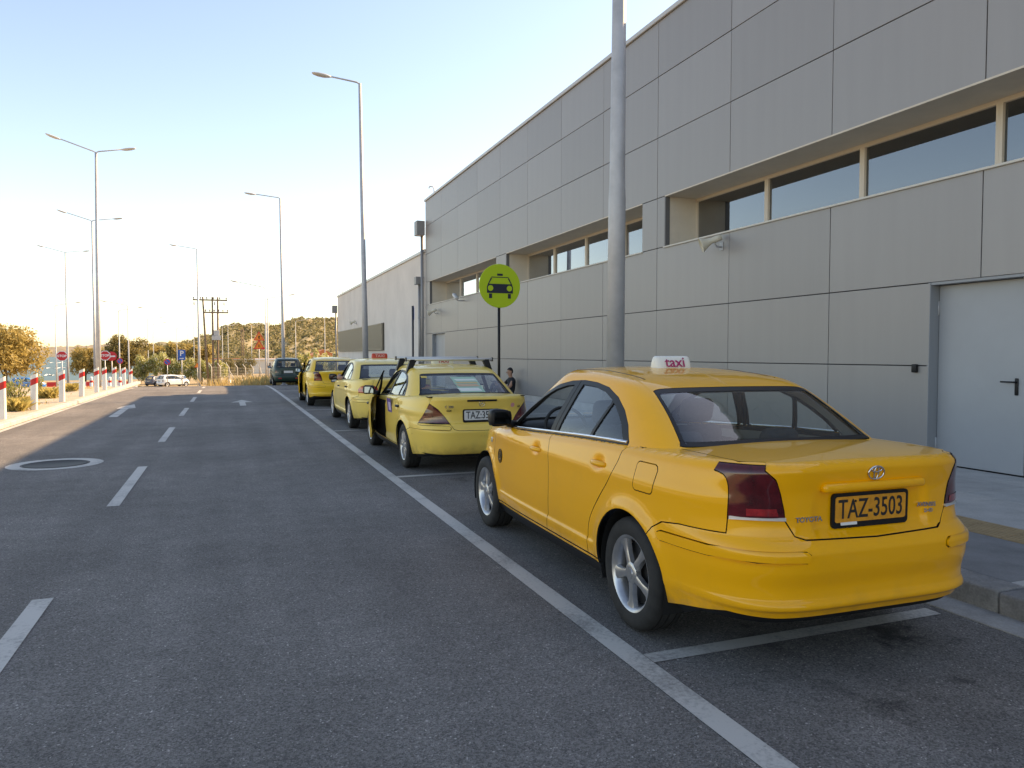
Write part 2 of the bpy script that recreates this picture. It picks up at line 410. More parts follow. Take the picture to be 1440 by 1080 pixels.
# gutter, kerb stones and pavement
PZ = 0.14
g = MB(); g.box((4.06, -12, -.1), (4.30, 62, .006)); structure(g.build('gutter', m_concrete))
kerb_empty = MB().box((4.34, -12, -.2), (4.52, 62, PZ - .03)).build('kerb', m_kerb); structure(kerb_empty)
km = None
for k in range(0, 62):
    y = -2.9 + k * 1.0
    if km is None:
        km = MB().rbox((4.30, 0.004, -.06), (4.545, .996, PZ), .018).mesh('kerb_stone', m_kerb)
    link('kerb_stone', km, kerb_empty, (random.uniform(-.004, .004), y, random.uniform(-.004, .004)))
pv = MB().box((4.54, -12, -.1), (8.75, 62, PZ - .03)).build('pavement', m_concrete); structure(pv)
m_slabs = [mat('paving_%d' % i, c, .8, var=.14, vscale=3.5, bump=.12, bscale=60, fine=.10) for i, c in enumerate([(.40, .385, .36), (.36, .345, .325), (.43, .41, .38), (.38, .37, .35)])]
m_grey_band = mat('grey_band', (.20, .195, .19), .85, var=.2, vscale=3, bump=.15, bscale=80, fine=.1)
m_tactile = mat('tactile_ochre', (.36, .25, .13), .85, var=.15, vscale=6, bump=.1, bscale=60)
slab = {}
def pave(x0, x1, y0, y1, m, key):
    if (key, m.name) not in slab: slab[key, m.name] = MB().rbox((.003, .003, -.03), (x1 - x0 - .003, y1 - y0 - .003, 0), .004, seg=1).mesh('paving_slab', m)
    link('paving_slab', slab[key, m.name], pv, (x0, y0, PZ + random.uniform(-.0015, .0015)))
for k in range(30):
    y = -.4 + k * 1.2
    pave(4.545, 5.55, y, y + 1.2, m_slabs[2] if k == 2 else m_grey_band, 'band')
for r_, (x0, x1) in enumerate([(6.0, 7.05), (7.05, 7.95), (7.95, 8.55)]):
    for k in range(28):
        y = -.6 + r_ * .35 + k * .95; pave(x0, x1, y, y + .95, m_slabs[(k * 7 + r_ * 3 + k * k) % 4], 'p%d' % r_)
tac = None
for k in range(90):
    if tac is None:
        t = MB().box((.002, .002, -.03), (.446, .398, 0))
        for i in range(8): t.rbox((.02 + i * .053, .01, -.002), (.02 + i * .053 + .03, .39, .005), .003, seg=1)
        tac = t.mesh('tactile_tile', m_tactile)
    link('tactile_tile', tac, pv, (5.553, -.4 + k * .4, PZ))

# ================================================================== terminal building
WX = 8.4
ROWS = [.34, 1.41, 2.47, 3.76, 4.79, 6.03, 7.28, 8.40]
COLS = [6.37 + 2.4 * k for k in range(-6, 11)] + [33.02]
m_panel = mat('grey_cladding', (.30, .287, .278), .42, .25, var=.026, vscale=1.2, bump=.02, bscale=3)
m_panels = [m_panel] + [mat('grey_cladding_%d' % i, tuple(c * k for c in (.30, .287, .278)), .42, .25, var=.026, vscale=1.2, bump=.02, bscale=3) for i, k in ((1, .96), (2, 1.03))]
for _m in m_panels:      # faint run-off streaks down the cladding
    _nt = _m.node_tree; _n = next(n for n in _nt.nodes if n.type == 'TEX_NOISE'); _mp = _nt.nodes.new('ShaderNodeMapping'); _mp.inputs['Scale'].default_value = (1, 3.2, .22)
    _nt.links.new(next(n for n in _nt.nodes if n.type == 'TEX_COORD').outputs['Object'], _mp.inputs['Vector']); _nt.links.new(_mp.outputs[0], _n.inputs['Vector'])
m_cream = mat('cream_render', (.62, .56, .46), .8, var=.06, vscale=2)
m_frame = mat('cream_window_frame', (.60, .53, .43), .45)
m_winglass = glass_mat('window_glass', (.26, .32, .33), 1.55, 0.0, 3.6)
m_capm = mat('coping_metal', (.50, .48, .45), .4, .3)
term = thing('terminal_building', 'long grey panel-clad terminal building with recessed strip windows beside the taxi queue', 'building', (WX, 14, 0))
T0 = Vector((WX, 14, 0))
def tb(mb, name, m, parent=None, sharp=None):
    """build in world coordinates, store relative to the building's base"""
    mb.v = [tuple(Vector(p) - T0) for p in mb.v]
    return mb.build(name, m, parent or term, sharp=sharp)
bands = [(4.55, 13.28), (14.17, 22.60), (23.55, 32.30)]
DOORS = [(4.76, 7.05, 2.47), (29.85, 31.90, 2.47)]
# core walls behind the cladding, leaving the window strips open
core = MB()
core.box((WX + .03, -10, 4.82), (WX + .5, 33.0, 8.40)); 
prev = -10
for a, b in bands: core.box((WX + .03, prev, 3.72), (WX + .9, a, 4.83)); prev = b
core.box((WX + .03, prev, 3.72), (WX + .9, 33.0, 4.83))
core.box((WX + .9, -10, 4.83), (30, 33.0, 8.30))
prev = -10
for a, b, h in DOORS: core.box((WX + .03, prev, 0), (WX + .9, a, 3.72)); core.box((WX + .03, a, h + .0), (WX + .9, b, 3.72)); prev = b
core.box((WX + .03, prev, 0), (WX + .9, 33.0, 3.72))
core.box((WX + .5, 32.9, 0), (30, 33.0, 8.3)); core.box((12.5, -10, 0), (12.6, 33, 8.3)); core.box((WX + .9, -10, -.05), (12.6, 33, .02)); core.box((WX + .9, -10.1, 0), (30, -10, 8.3))
tb(core, 'core_wall', mat('core_dark', (.045, .045, .045), .9))
def cut(y0, y1, z0, z1):
    """panel pieces left over round doors and windows"""
    out = [(y0, y1, z0, z1)]
    for a, b, c, d in [(a, b, 3.76, 4.79) for a, b in bands] + [(a, b, 0, h) for a, b, h in DOORS]:
        nxt = []
        for (p, q, r, s) in out:
            if q <= a + .01 or p >= b - .01 or s <= c + .01 or r >= d - .01: nxt.append((p, q, r, s)); continue
            if p < a - .02: nxt.append((p, a, r, s))
            if q > b + .02: nxt.append((b, q, r, s))
            if s > d + .02: nxt.append((max(p, a), min(q, b), d, s))
        out = nxt
    return out
pc = {}
for i in range(len(COLS) - 1):
    for j in range(len(ROWS) - 1):
        for (p, q, r, s) in cut(COLS[i], COLS[i+1], ROWS[j], ROWS[j+1]):
            if q - p < .05: continue
            mm = m_panels[(i * 5 + j * 3 + i * j) % 3]; key = (round(q - p, 3), round(s - r, 3), mm.name); g_ = .0065
            if key not in pc: pc[key] = MB().rbox((0, g_, g_), (.028, q - p - g_, s - r - g_), .003, seg=1).mesh('cladding_panel', mm)
            o = link('cladding_panel', pc[key], term, Vector((WX + random.uniform(-.0015, .0015), p, r)) - T0)
            o.rotation_euler = (0, random.uniform(-.0008, .0008), random.uniform(-.0008, .0008))
tb(MB().rbox((WX - .05, -10, 8.40), (WX + .6, 33.07, 8.50), .01, seg=1), 'coping', m_capm)
pl = MB(); prev = -10
for a, b, h in DOORS: pl.box((WX + .012, prev, 0), (WX + .1, a, .335)); prev = b
pl.box((WX + .012, prev, 0), (WX + .1, 33.0, .335)); tb(pl, 'plinth', mat('pale_plinth', (.42, .40, .37), .8, var=.15, vscale=3))
for (a, b) in bands:
    d = .80
    lin = MB(); lin.box((WX - .004, a, 4.775), (WX + d, b, 4.80)); tb(lin, 'window_soffit', m_cream)
    lin = MB(); lin.box((WX + .10, b - .02, 3.765), (WX + d, b - .002, 4.775)); tb(lin, 'window_reveal', m_cream)
    lin = MB(); lin.box((WX - .002, b - .03, 3.765), (WX + .10, b - .004, 4.775)); tb(lin, 'reveal_edge', mat('dark_edge', (.12, .12, .12), .5))
    lin = MB(); lin.box((WX + .10, a + .002, 3.765), (WX + d, a + .02, 4.775)); tb(lin, 'window_reveal', m_cream)
    si = MB(); si.rbox((WX - .03, a - .02, 3.735), (WX + d, b + .02, 3.765), .004, seg=1); tb(si, 'window_sill', mat('sill_cream', (.60, .57, .50), .5))
    n = 4; wd = (b - a) / n
    for k in range(n):
        y0 = a + k * wd; y1 = y0 + wd; x = WX + d
        f = MB(); t = .045
        f.box((x - .06, y0 + .001, 3.766), (x + .02, y0 + t, 4.774)); f.box((x - .06, y1 - t, 3.766), (x + .02, y1 - .001, 4.774)); f.box((x - .06, y0 + t, 4.774 - .06), (x + .02, y1 - t, 4.774)); f.box((x - .06, y0 + t, 3.766), (x + .02, y1 - t, 3.766 + .05))
        fo = tb(f, 'window_frame', m_frame)
        gp = MB(); gp.box((x - .015, y0 + t, 3.816), (x - .005, y1 - t, 4.714)); tb(gp, 'window_pane', m_winglass, fo)
# doors
m_door = mat('steel_door_grey', (.34, .355, .37), .45, .1, var=.04, vscale=1.5)
for (a, b, h), n in zip(DOORS, (2, 2)):
    x = WX + .16
    j = MB(); j.box((x - .158, b - .001, .02), (x + .05, b + .03, h + .0)); j.box((x - .158, a - .03, .02), (x + .05, a + .001, h)); j.box((x - .15, a, h - .03), (x + .05, b, h + .002)); tb(j, 'door_frame', mat('door_frame_grey', (.27, .285, .30), .45, .1))
    wd = (b - a) / 2
    for k in range(2):
        y0 = a + k * wd + .004; y1 = a + (k + 1) * wd - .004
        lo = tb(MB().rbox((x, y0, .15), (x + .05, y1, h - .035), .006, seg=1), 'door_leaf', m_door)
        if k == 1:
            hy = y0 + .10
            tb(MB().rbox((x - .012, hy - .022, 1.08), (x + .001, hy + .022, 1.28), .01), 'handle_plate', m_black, lo)
            tb(MB().tube([(x - .01, hy, 1.235), (x - .055, hy, 1.235), (x - .055, hy + .02, 1.235), (x - .055, hy + .16, 1.235)], .010, 8), 'handle_lever', m_black, lo)
        for z in (.4, 2.15):
            yy = y1 + .001 if k == 1 else y0 - .001
            tb(MB().tube([(x - .008, yy, z - .09), (x - .008, yy, z + .09)], .010, 8), 'hinge', m_galv, lo)
tb(MB().rbox((WX - .05, 7.20, 1.32), (WX + .001, 7.27, 1.43), .01), 'card_reader', m_black)
# things fixed to the wall
def horn(y, z, label, grp, s=1.0, tilt=20, yawd=150):
    h = thing('horn_loudspeaker', label, 'loudspeaker', (WX, y, z), 0, grp)
    M = Matrix.Translation((-.24 * s, 0, .03)) @ Matrix.Rotation(R(152), 4, 'Z') @ Matrix.Rotation(R(112), 4, 'Y')
    b = MB(); b.lathe([(.001, -.20 * s), (.055 * s, -.20 * s), (.06 * s, -.10 * s), (.05 * s, -.02), (.075 * s, .06 * s), (.115 * s, .14 * s), (.14 * s, .18 * s), (.138 * s, .185 * s), (.11 * s, .14 * s), (.06 * s, .05 * s), (.001, .04 * s)], 24, M)
    b.build('horn', mat('horn_ivory', (.62, .58, .46), .45), h)
    MB().tube([(0, 0, -.06), (-.10 * s, 0, -.06), (-.16 * s, .0, .02)], .015, 6).box((-.012, -.05, -.12), (.0, .05, .02)).build('bracket', m_galv, h)
    return h
horn(11.38, 3.56, 'ivory horn loudspeaker under the strip window next to the grey double door', 'horn speakers')
horn(31.0, 3.35, 'ivory horn loudspeaker on the grey wall near the downpipe corner', 'horn speakers')
cv = thing('security_camera', 'white bullet security camera on the grey wall beside the round green sign', 'camera', (WX, 27.2, 3.68))
MB().tube([(0, 0, -.1), (-.25, 0, -.1), (-.3, 0, .0)], .02, 6).build('bracket', m_lampwhite, cv)
MB().rbox((-.07, -.22, -.06), (.07, .22, .06), .03, Matrix.Translation((-.32, .05, .06)) @ Matrix.Rotation(R(25), 4, 'X')).build('housing', m_lampwhite, cv)
m_pipe = mat('downpipe_grey', (.25, .25, .25), .45, .3)
def downpipe(y, ztop, hop, label, x=WX - .10, s=.55):
    d = thing('downpipe', label, 'drainpipe', (x, y, 0), 0, 'rainwater downpipes')
    MB().tube([(0, 0, PZ), (0, 0, ztop)], .07, 12).build('pipe', m_pipe, d)
    MB().rbox((-s * .55, -s * .45, ztop), (.08, s * .45, ztop + hop), .015, seg=1).build('hopper_head', m_pipe, d)
    for z in (1.2, 3.2, 5.0):
        if z < ztop: MB().lathe([(.085, 0), (.085, .05), (.07, .05)], 12, Matrix.Translation((0, 0, z))).build('pipe_bracket', m_pipe, d)
downpipe(33.25, 6.9, .65, 'dark downpipe with box hopper at the end of the grey cladding')
# lower pale hall further on
hall = thing('pale_hall', 'lower pale plastered hall joined to the end of the grey terminal', 'building', (WX, 48, 0))
H0 = Vector((WX, 48, 0))
def hb(mb, name, m, parent=None, sharp=None):
    mb.v = [tuple(Vector(p) - H0) for p in mb.v]; return mb.build(name, m, parent or hall, sharp=sharp)
m_plaster = mat('pale_plaster', (.70, .65, .585), .85, var=.07, vscale=.6, bump=.05, bscale=20)
hb(MB().box((WX + .02, 33.02, -1.5), (30, 61.9, 6.16)), 'wall', m_plaster)
hb(MB().rbox((WX - .05, 33.1, 6.16), (30.0, 61.98, 6.30), .01, seg=1), 'coping', m_capm)
gy0, gy1, gz0, gz1 = 42.8, 60.9, 1.85, 3.28
hb(MB().box((WX - .02, gy0 - .1, gz0 - .08), (WX + .03, gy1, gz1 + .08)), 'grille_backing', m_dark)
gm = mat('grille_bronze', (.24, .215, .165), .5, .4)
n = 58
for k in range(n):
    y = gy0 + (gy1 - gy0) * (k + .5) / n
    hb(MB().box((WX - .12, y - .10, gz0), (WX - .03, y + .12, gz1), Matrix.Identity(4)), 'louvre_slat', gm)
hb(MB().box((WX - .14, gy0 - .06, gz0 - .06), (WX - .02, gy1, gz0)).box((WX - .14, gy0 - .06, gz1), (WX - .02, gy1, gz1 + .06)).box((WX - .14, gy0 - .06, gz0), (WX - .02, gy0, gz1)), 'grille_frame', gm)
downpipe(62.1, 4.9, .6, 'pale downpipe with box hopper at the far corner of the plastered hall')
downpipe(33.75, 4.75, .35, 'slim pale downpipe with small hopper on the plastered hall', s=.4)
horn(52.5, 3.75, 'horn loudspeaker above the bronze louvre grille', 'horn speakers')
for (y, z) in ((32.6, 8.5), (61.2, 6.3)):
    a = thing('roof_vent', 'small bent vent pipe on the roof edge of the %s' % ('grey terminal' if y < 40 else 'plastered hall'), 'vent', (WX + .3, y, z))
    MB().tube([(0, 0, 0), (0, 0, .42), (-.05, 0, .5), (-.2, 0, .5), (-.24, 0, .42)], .03, 8).build('pipe', m_galv, a)

# ================================================================== lamp posts
def lamp_post(u_or_xy, base_z, height, label, arms, lean=(0, 0), r0=.11, grp='street lamps', col=None):
    x, y = u_or_xy
    L_ = thing('lamp_post', label, 'street lamp', (x, y, base_z), 0, grp)
    L_.rotation_euler = (lean[1], lean[0], 0)
    m = col or m_galv
    MB().tube([(0, 0, 0), (0, 0, height * .3), (0, 0, height * .32), (0, 0, height)], [r0, r0 * .93, r0 * .85, r0 * .5], 16).build('pole', m, L_)
    MB().rbox((-.2, -.2, 0), (.2, .2, .025), .005, seg=1).build('base_plate', m, L_)
    for (dx, dy, ln, rise) in arms:
        d = Vector((dx, dy, 0)).normalized(); top = Vector((0, 0, height - .03))
        pts = [top - Vector((0, 0, .25)), top, top + d * .12 + Vector((0, 0, .06)), top + d * ln + Vector((0, 0, rise))]
        MB().tube(pts, [.035, .035, .033, .028], 8).build('arm', m, L_)
        e = pts[-1]; ax = (pts[-1] - pts[-2]).normalized(); sd = ax.cross(Vector((0, 0, 1))).normalized()
        M = Matrix((ax, sd, -ax.cross(sd) * -1)).transposed().to_4x4(); M.translation = e
        hd = MB(); rings = []
        for (t, w_, h_) in ((-.02, .04, .035), (.06, .075, .06), (.22, .14, .085), (.45, .15, .08), (.62, .11, .05), (.68, .05, .02)):
            rings.append([M @ Vector((t, w_ * math.cos(a), h_ * (math.sin(a) if math.sin(a) > 0 else .45 * math.sin(a)))) for a in np.linspace(0, 2 * math.pi, 15)[:-1]])
        q = len(rings[0]); vs = [p for r_ in rings for p in r_]; fs = [(i*q+k, i*q+(k+1) % q, (i+1)*q+(k+1) % q, (i+1)*q+k) for i in range(len(rings)-1) for k in range(q)] + [tuple(reversed(range(q))), tuple((len(rings)-1)*q+k for k in range(q))]
        hd.add(vs, fs, True).build('lamp_head', m_lampwhite, L_)
    return L_
lamp_post((4.95, 9.05), PZ, 11.7, 'thick grey lamp post rising between the first taxi and the double door', [(-1, 0, 1.6, .15)], (R(.35), 0), .125)
lamp_post((4.95, 28.7), PZ, 11.6, 'grey lamp post with one arm on the pavement behind the roof-rack taxi', [(-1, -.1, 1.1, .12)], (R(-.75), 0), .115)
lamp_post((3.4, 50.5), terrain(3.4, 50.5), 12.0, 'grey lamp post with one arm behind the dark green car', [(-1, -.1, 1.5, .15)], (R(-.5), 0), .115)
lamp_post((-2.5, 77), terrain(-2.5, 77), 13.0, 'tall lamp post with one arm in front of the wooden power poles', [(-1, -.1, 1.7, .25)], (R(-.3), 0), .12)
def far_lamp(u, d, vtop, label, arms, r0=.10, lean=0):
    x, y = at_depth(u, d); z = terrain(x, y); return lamp_post((x, y), z, z_of(vtop, d) - z, label, arms, (lean, 0), r0)
far_lamp(138, 38, 217, 'nearest tall lamp post with two arms behind the red and white bollards', [(-1, .1, 1.6, .55), (1, -.2, 1.2, .22)], .12, R(.5))
far_lamp(133.5, 57, 312, 'tall lamp post with two arms, second beside the coast road', [(-1, .1, 1.7, .55), (1, -.2, 1.5, .22)], .11)
far_lamp(95, 74, 356, 'tall lamp post with two arms, third beside the coast road near the stop sign', [(-1, .1, 1.8, .5), (1, -.2, 1.6, .2)], .11)
for i, (u, d, v, dx, lab) in enumerate([(79, 92, 430, 1, 'slim lamp post with one arm beside the sea and the stop sign'), (181, 88, 430, -1, 'slim lamp post with one arm in front of the round-topped tree'), (168, 96, 437, 1, 'slim pale lamp post with one arm left of the dark tree trunk shade'),
    (208.5, 150, 449, 1, 'far lamp post with one arm above the oleander hedge'), (216, 175, 456, 1, 'farther lamp post with one arm above the oleander hedge'), (374, 66, 405, -1, 'lamp post with one arm beside the twin road works triangles'), (377, 80, 420, 1, 'lamp post with one arm facing the terminal, behind the fence'),
    (313, 190, 460, 1, 'distant lamp post by the fence in front of the scrub hill'), (321, 210, 458, 1, 'distant lamp post behind the fence line, near the hill'), (416, 160, 452, 1, 'distant lamp post in front of the hill behind the green car'), (457, 150, 448, -1, 'distant lamp post by the red roof next to the hall'),
    (249, 200, 462, 1, 'distant thin lamp post beyond the parking sign'), (273, 200, 459, 1, 'distant thin lamp post left of the power poles'), (265, 220, 463, 1, 'very distant thin lamp post beyond the oleander hedge'), (354, 170, 458, 1, 'distant lamp post in front of the hill, left of the warning triangles')]):
    far_lamp(u, d, v, lab, [(dx, 0, 2.2, .45)], .09)
# ================================================================== sea, hills
m_sea = mat('sea_water', (.085, .145, .165), .55, bump=.6, bscale=.6, col2=(.105, .17, .19), vscale=.02, spec=.15)
sm = sheet('sea', [-6000, -2000, -800, -400, -200, -100, -50, -20, 0, 20], [150, 200, 300, 500, 900, 2000, 5000, 8000], 0.0, m_sea, zf=lambda x, y: -3.75)
m_foam = mat('surf_foam', (.75, .75, .73), .7)
for i, (u0, u1, v) in enumerate([(52, 100, 517.5), (44, 76, 527.5), (60, 98, 510)]):
    d = (CAMH + 3.7) * FPX / (v - 498); pts = []
    for k in range(13):
        x, y = at_depth(u0 + (u1 - u0) * k / 12, d * (1 + .02 * math.sin(k * 1.7))); pts.append((x, y, -3.70))
    structure(MB().tube(pts, [.02 + .22 * (.5 + .5 * math.sin(k * .9)) for k in range(13)], 6).build('wave', m_foam))
def ridge_hill(name, prof, d0, d1, m, seed, step=6, amp=1.2):
    us = np.arange(prof[0][0], prof[-1][0] + .1, step); pv_ = np.interp(us, [p[0] for p in prof], [p[1] for p in prof]); V = []; F = []; nt_ = 12; rg_ = np.random.default_rng(seed)
    bx = rg_.normal(0, 1, (len(us), nt_ + 3)); 
    for i, (u, v) in enumerate(zip(us, pv_)):
        for t in range(nt_ + 3):
            f = t / nt_; d = d0 + (d1 - d0) * f; x, y = at_depth(u, d); zt = z_of(v, d1)
            z = -3.6 + (zt + 3.6) * math.sin(min(1, f) * math.pi / 2)**1.25 if f <= 1 else zt - (f - 1) * 90
            V.append((x, y, z + (amp * bx[i, t] * f if f <= 1 else 0)))
    n = nt_ + 3
    for i in range(len(us) - 1):
        for t in range(n - 1): F.append((i*n + t, (i+1)*n + t, (i+1)*n + t + 1, i*n + t + 1))
    me = bpy.data.meshes.new(name); me.from_pydata(V, [], F); me.materials.append(m); me.polygons.foreach_set('use_smooth', [True] * len(F)); me.update()
    return structure(link(name, me)), np.array(V).reshape(len(us), n, 3)
m_hill = mat('hill_scrub_soil', (.38, .31, .17), .95, col2=(.24, .20, .10), vscale=.06, bump=.5, bscale=.5)
hprof = [(215, 492), (250, 487), (290, 476), (314, 467), (325, 462), (345, 460), (384, 463), (401, 459), (416, 454), (440, 452), (470, 452), (540, 452), (640, 456)]
hill, HV = ridge_hill('hill', hprof, 230, 420, m_hill, 3)
ridge_hill('distant_ridge', [(120, 494), (150, 489), (172, 485), (205, 485), (235, 483), (262, 484), (290, 481), (330, 478), (420, 470)], 620, 900, mat('ridge_olive', (.24, .21, .13), .95, col2=(.17, .155, .09), vscale=.02), 5, amp=2.0)
ridge_hill('headland', [(-160, 489), (-60, 487.5), (20, 488.5), (60, 488), (76, 487), (100, 488.5), (128, 486.5), (160, 485), (200, 486)], 1350, 1600, mat('headland_tan', (.30, .25, .18), .95, col2=(.19, .165, .11), vscale=.012), 8, amp=2.5)

# ================================================================== plants
def leaf_quads(centres, radii, n, size, seed, droop=0.0, aspect=2.2, shell=.55, squash=None):
    """n leaf faces spread through lumps: verts, faces"""
    g_ = np.random.default_rng(seed); c = np.array(centres, float); r = np.array(radii, float)
    if r.ndim == 1: r = np.stack([r, r, r * .85], -1)
    vol = r.prod(1)**(2 / 3); k = g_.choice(len(c), n, p=vol / vol.sum())
    d = g_.normal(size=(n, 3)); d /= np.linalg.norm(d, axis=1)[:, None]; rad = (shell + (1 - shell) * g_.random(n)) * (0.82 + .36 * g_.random(n))
    p = c[k] + d * r[k] * rad[:, None]
    a = g_.normal(size=(n, 3)) + d * .6; a[:, 2] -= droop; a /= np.linalg.norm(a, axis=1)[:, None]
    b = np.cross(a, g_.normal(size=(n, 3))); b /= np.linalg.norm(b, axis=1)[:, None]
    s = size * (.6 + .8 * g_.random(n))[:, None]
    V = np.stack([p - a * s * .5, p - a * s * .1 + b * s / aspect * .5, p + a * s * .5, p - a * s * .1 - b * s / aspect * .5], 1).reshape(-1, 3)
    F = np.arange(4 * n).reshape(n, 4)
    return V, F
def quads_obj(name, V, F, m, parent=None, loc=None):
    me = bpy.data.meshes.new(name); me.vertices.add(len(V)); me.vertices.foreach_set('co', V.ravel()); me.loops.add(F.size); me.loops.foreach_set('vertex_index', F.ravel()); me.polygons.add(len(F)); me.polygons.foreach_set('loop_start', np.arange(0, F.size, 4)); me.update(calc_edges=True)
    me.materials.append(m); return link(name, me, parent, loc)
lf_tam = leaf_mat('tamarisk_leaf', (.30, .23, .07), (.56, .44, .16))
lf_dark = leaf_mat('evergreen_leaf', (.10, .09, .03), (.34, .27, .09))
lf_ole = leaf_mat('oleander_leaf', (.28, .30, .09), (.58, .54, .22), (.88, .84, .72))
lf_scrub = leaf_mat('scrub_leaf', (.13, .125, .055), (.33, .28, .13))
lf_fresh = leaf_mat('fresh_leaf', (.24, .28, .06), (.48, .46, .14), (.70, .62, .50))
m_bark = mat('bark', (.12, .09, .06), .95, var=.3, vscale=8, bump=.5, bscale=30)
def lumps(rx, ry, rz, n, seed, fill=.62, zc=0.0):
    g_ = random.Random(seed); cs = []; rs = []
    for k in range(n):
        a = g_.uniform(0, 2 * math.pi); e = g_.uniform(-.55, 1.0); q = g_.uniform(.35, .85)
        cs.append((rx * q * math.cos(a) * math.cos(e), ry * q * math.sin(a) * math.cos(e), zc + rz * q * math.sin(e) * 1.05)); s = g_.uniform(.24, .46)
        rs.append((rx * s, ry * s, rz * s * .95))
    return cs, rs
def tree(name, u, d, v_top, v_bot, half_w_px, leaf, label, seed, n=7000, size=.42, trunk=.28, low=.12, nl=26):
    x, y = at_depth(u, d); z = terrain(x, y); top = z_of(v_top, d); h = top - z; rx = half_w_px * d / FPX; rz = h * (1 - low) / 2
    t = thing(name, label, 'tree', (x, y, z)); cz = h - rz
    cs, rs = lumps(rx, rx * .9, rz, nl, seed, zc=cz)
    V, F = leaf_quads(cs, rs, n, size, seed, droop=.4, aspect=2.6)
    quads_obj('crown', V, F, leaf, t)
    b = MB(); g_ = random.Random(seed + 1)
    b.tube([(0, 0, -.2), (.1, 0, h * .2), (.0, .1, h * .42), (.15, 0, h * .7)], [trunk, trunk * .8, trunk * .6, trunk * .2], 9)
    for k in range(9):
        c = cs[k]; b.tube([(0, 0, h * g_.uniform(.15, .4)), (c[0] * .45, c[1] * .45, c[2] * .7), c], [trunk * .45, trunk * .28, trunk * .08], 6)
    b.build('trunk', m_bark, t)
    return t
tree('tamarisk_tree', 6, 106, 450, 522, 47, lf_tam, 'large golden-green feathery tamarisk behind the blue car', 21, 11000, .5, nl=34, low=.05)
tree('tamarisk_tree', -62, 100, 456, 522, 45, lf_tam, 'golden feathery tamarisk at the roadside left of the blue car', 22, 6000, .5, low=.05)
tree('tamarisk_tree', 118, 122, 487, 528, 19, lf_tam, 'small rounded olive tree between the stop sign and the double lamp posts', 23, 5000, .4, low=.03)
tree('evergreen_tree', 181, 126, 469, 528, 31, lf_dark, 'broad round-topped dark tree behind the slim lamp posts', 24, 10000, .45, nl=36, low=.06)
for i, (u, v, hw, lab) in enumerate([(222, 484, 20, 'golden shrubby tamarisk just beyond the round-topped tree'), (252, 481, 22, 'golden shrubby tamarisk behind the parking sign'), (284, 482, 20, 'golden shrubby tamarisk left of the power poles'), (150, 488, 14, 'low golden shrub tree behind the red no-entry sign')]):
    tree('tamarisk_tree', u, 215, v, 505, hw, lf_tam, lab, 31 + i, 4500, .8, low=.02)
def shrub(name, u, d, v_top, hw, leaf, label, seed, n=4500, size=.32, depth=None, grp=None):
    x, y = at_depth(u, d); z = terrain(x, y); h = z_of(v_top, d) - z; rx = hw * d / FPX
    t = thing(name, label, 'shrub', (x, y, z), 0, grp); cs, rs = lumps(rx, rx * .8, h * .52, 16, seed, zc=h * .48)
    V, F = leaf_quads(cs, rs, n, size, seed, aspect=3.0); V[:, 2] = np.maximum(V[:, 2], .02); quads_obj('foliage', V, F, leaf, t)
    b = MB()
    for k in range(6): b.tube([(.1 * math.cos(k), .1 * math.sin(k), -.05), (cs[k][0] * .6, cs[k][1] * .6, cs[k][2] * .8)], [.05, .015], 5)
    b.build('stem', m_bark, t); return t
for i, (u, v, hw, lab) in enumerate([(205, 500, 15, 'oleander bush with pale flowers behind the grey-blue car'), (224, 495, 15, 'tallest oleander bush with pale flowers, behind the white hatchback'), (243, 499, 14, 'oleander bush behind the blue parking sign'), (264, 500, 13, 'oleander bush behind the white off-road car'), (283, 502, 13, 'oleander bush beside the lamp post foot and small orange triangle'), (306, 501, 15, 'oleander bush around the feet of the power poles'), (196, 508, 9, 'small oleander bush beside the rear of the grey-blue car')]):
    shrub('oleander_bush', u, 122, v, hw, lf_ole, lab, 51 + i, 4200, .34, grp='oleander hedge')
for i, (u, v, hw, d, lab) in enumerate([(428, 491, 13, 82, 'light green bush behind the dark green car, nearest the lamp post'), (449, 487, 14, 86, 'taller light green bush between green car and plastered hall'), (468, 491, 9, 80, 'small green bush against the corner of the plastered hall'), (345, 499, 16, 130, 'olive bush behind the wire fence beside the warning triangles'), (320, 500, 14, 128, 'olive bush behind the wire fence near the power poles'), (400, 498, 12, 120, 'olive bush in front of the white flat-roofed building')]):
    shrub('green_bush', u, d, v, hw, lf_ole if i < 3 else lf_scrub, lab, 71 + i, 3000, .3)
# scrub that covers the hills: one mass
pts = []; g_ = np.random.default_rng(5)
for k in range(3600):
    i = g_.integers(0, HV.shape[0] - 1); t = g_.integers(1, 12); a, b = g_.random(2)
    p = HV[i, t] * (1-a)*(1-b) + HV[i+1, t] * a*(1-b) + HV[i, t+1] * (1-a)*b + HV[i+1, t+1] * a*b; pts.append(p + np.array([0, 0, .35]))
V, F = leaf_quads(pts, g_.uniform(.6, 1.9, len(pts)), 52000, 1.0, 9, aspect=1.5)
structure(quads_obj('hill_scrub', V, F, lf_scrub), 'stuff')['label'] = 'low dark olive scrub dotted over the hillside'
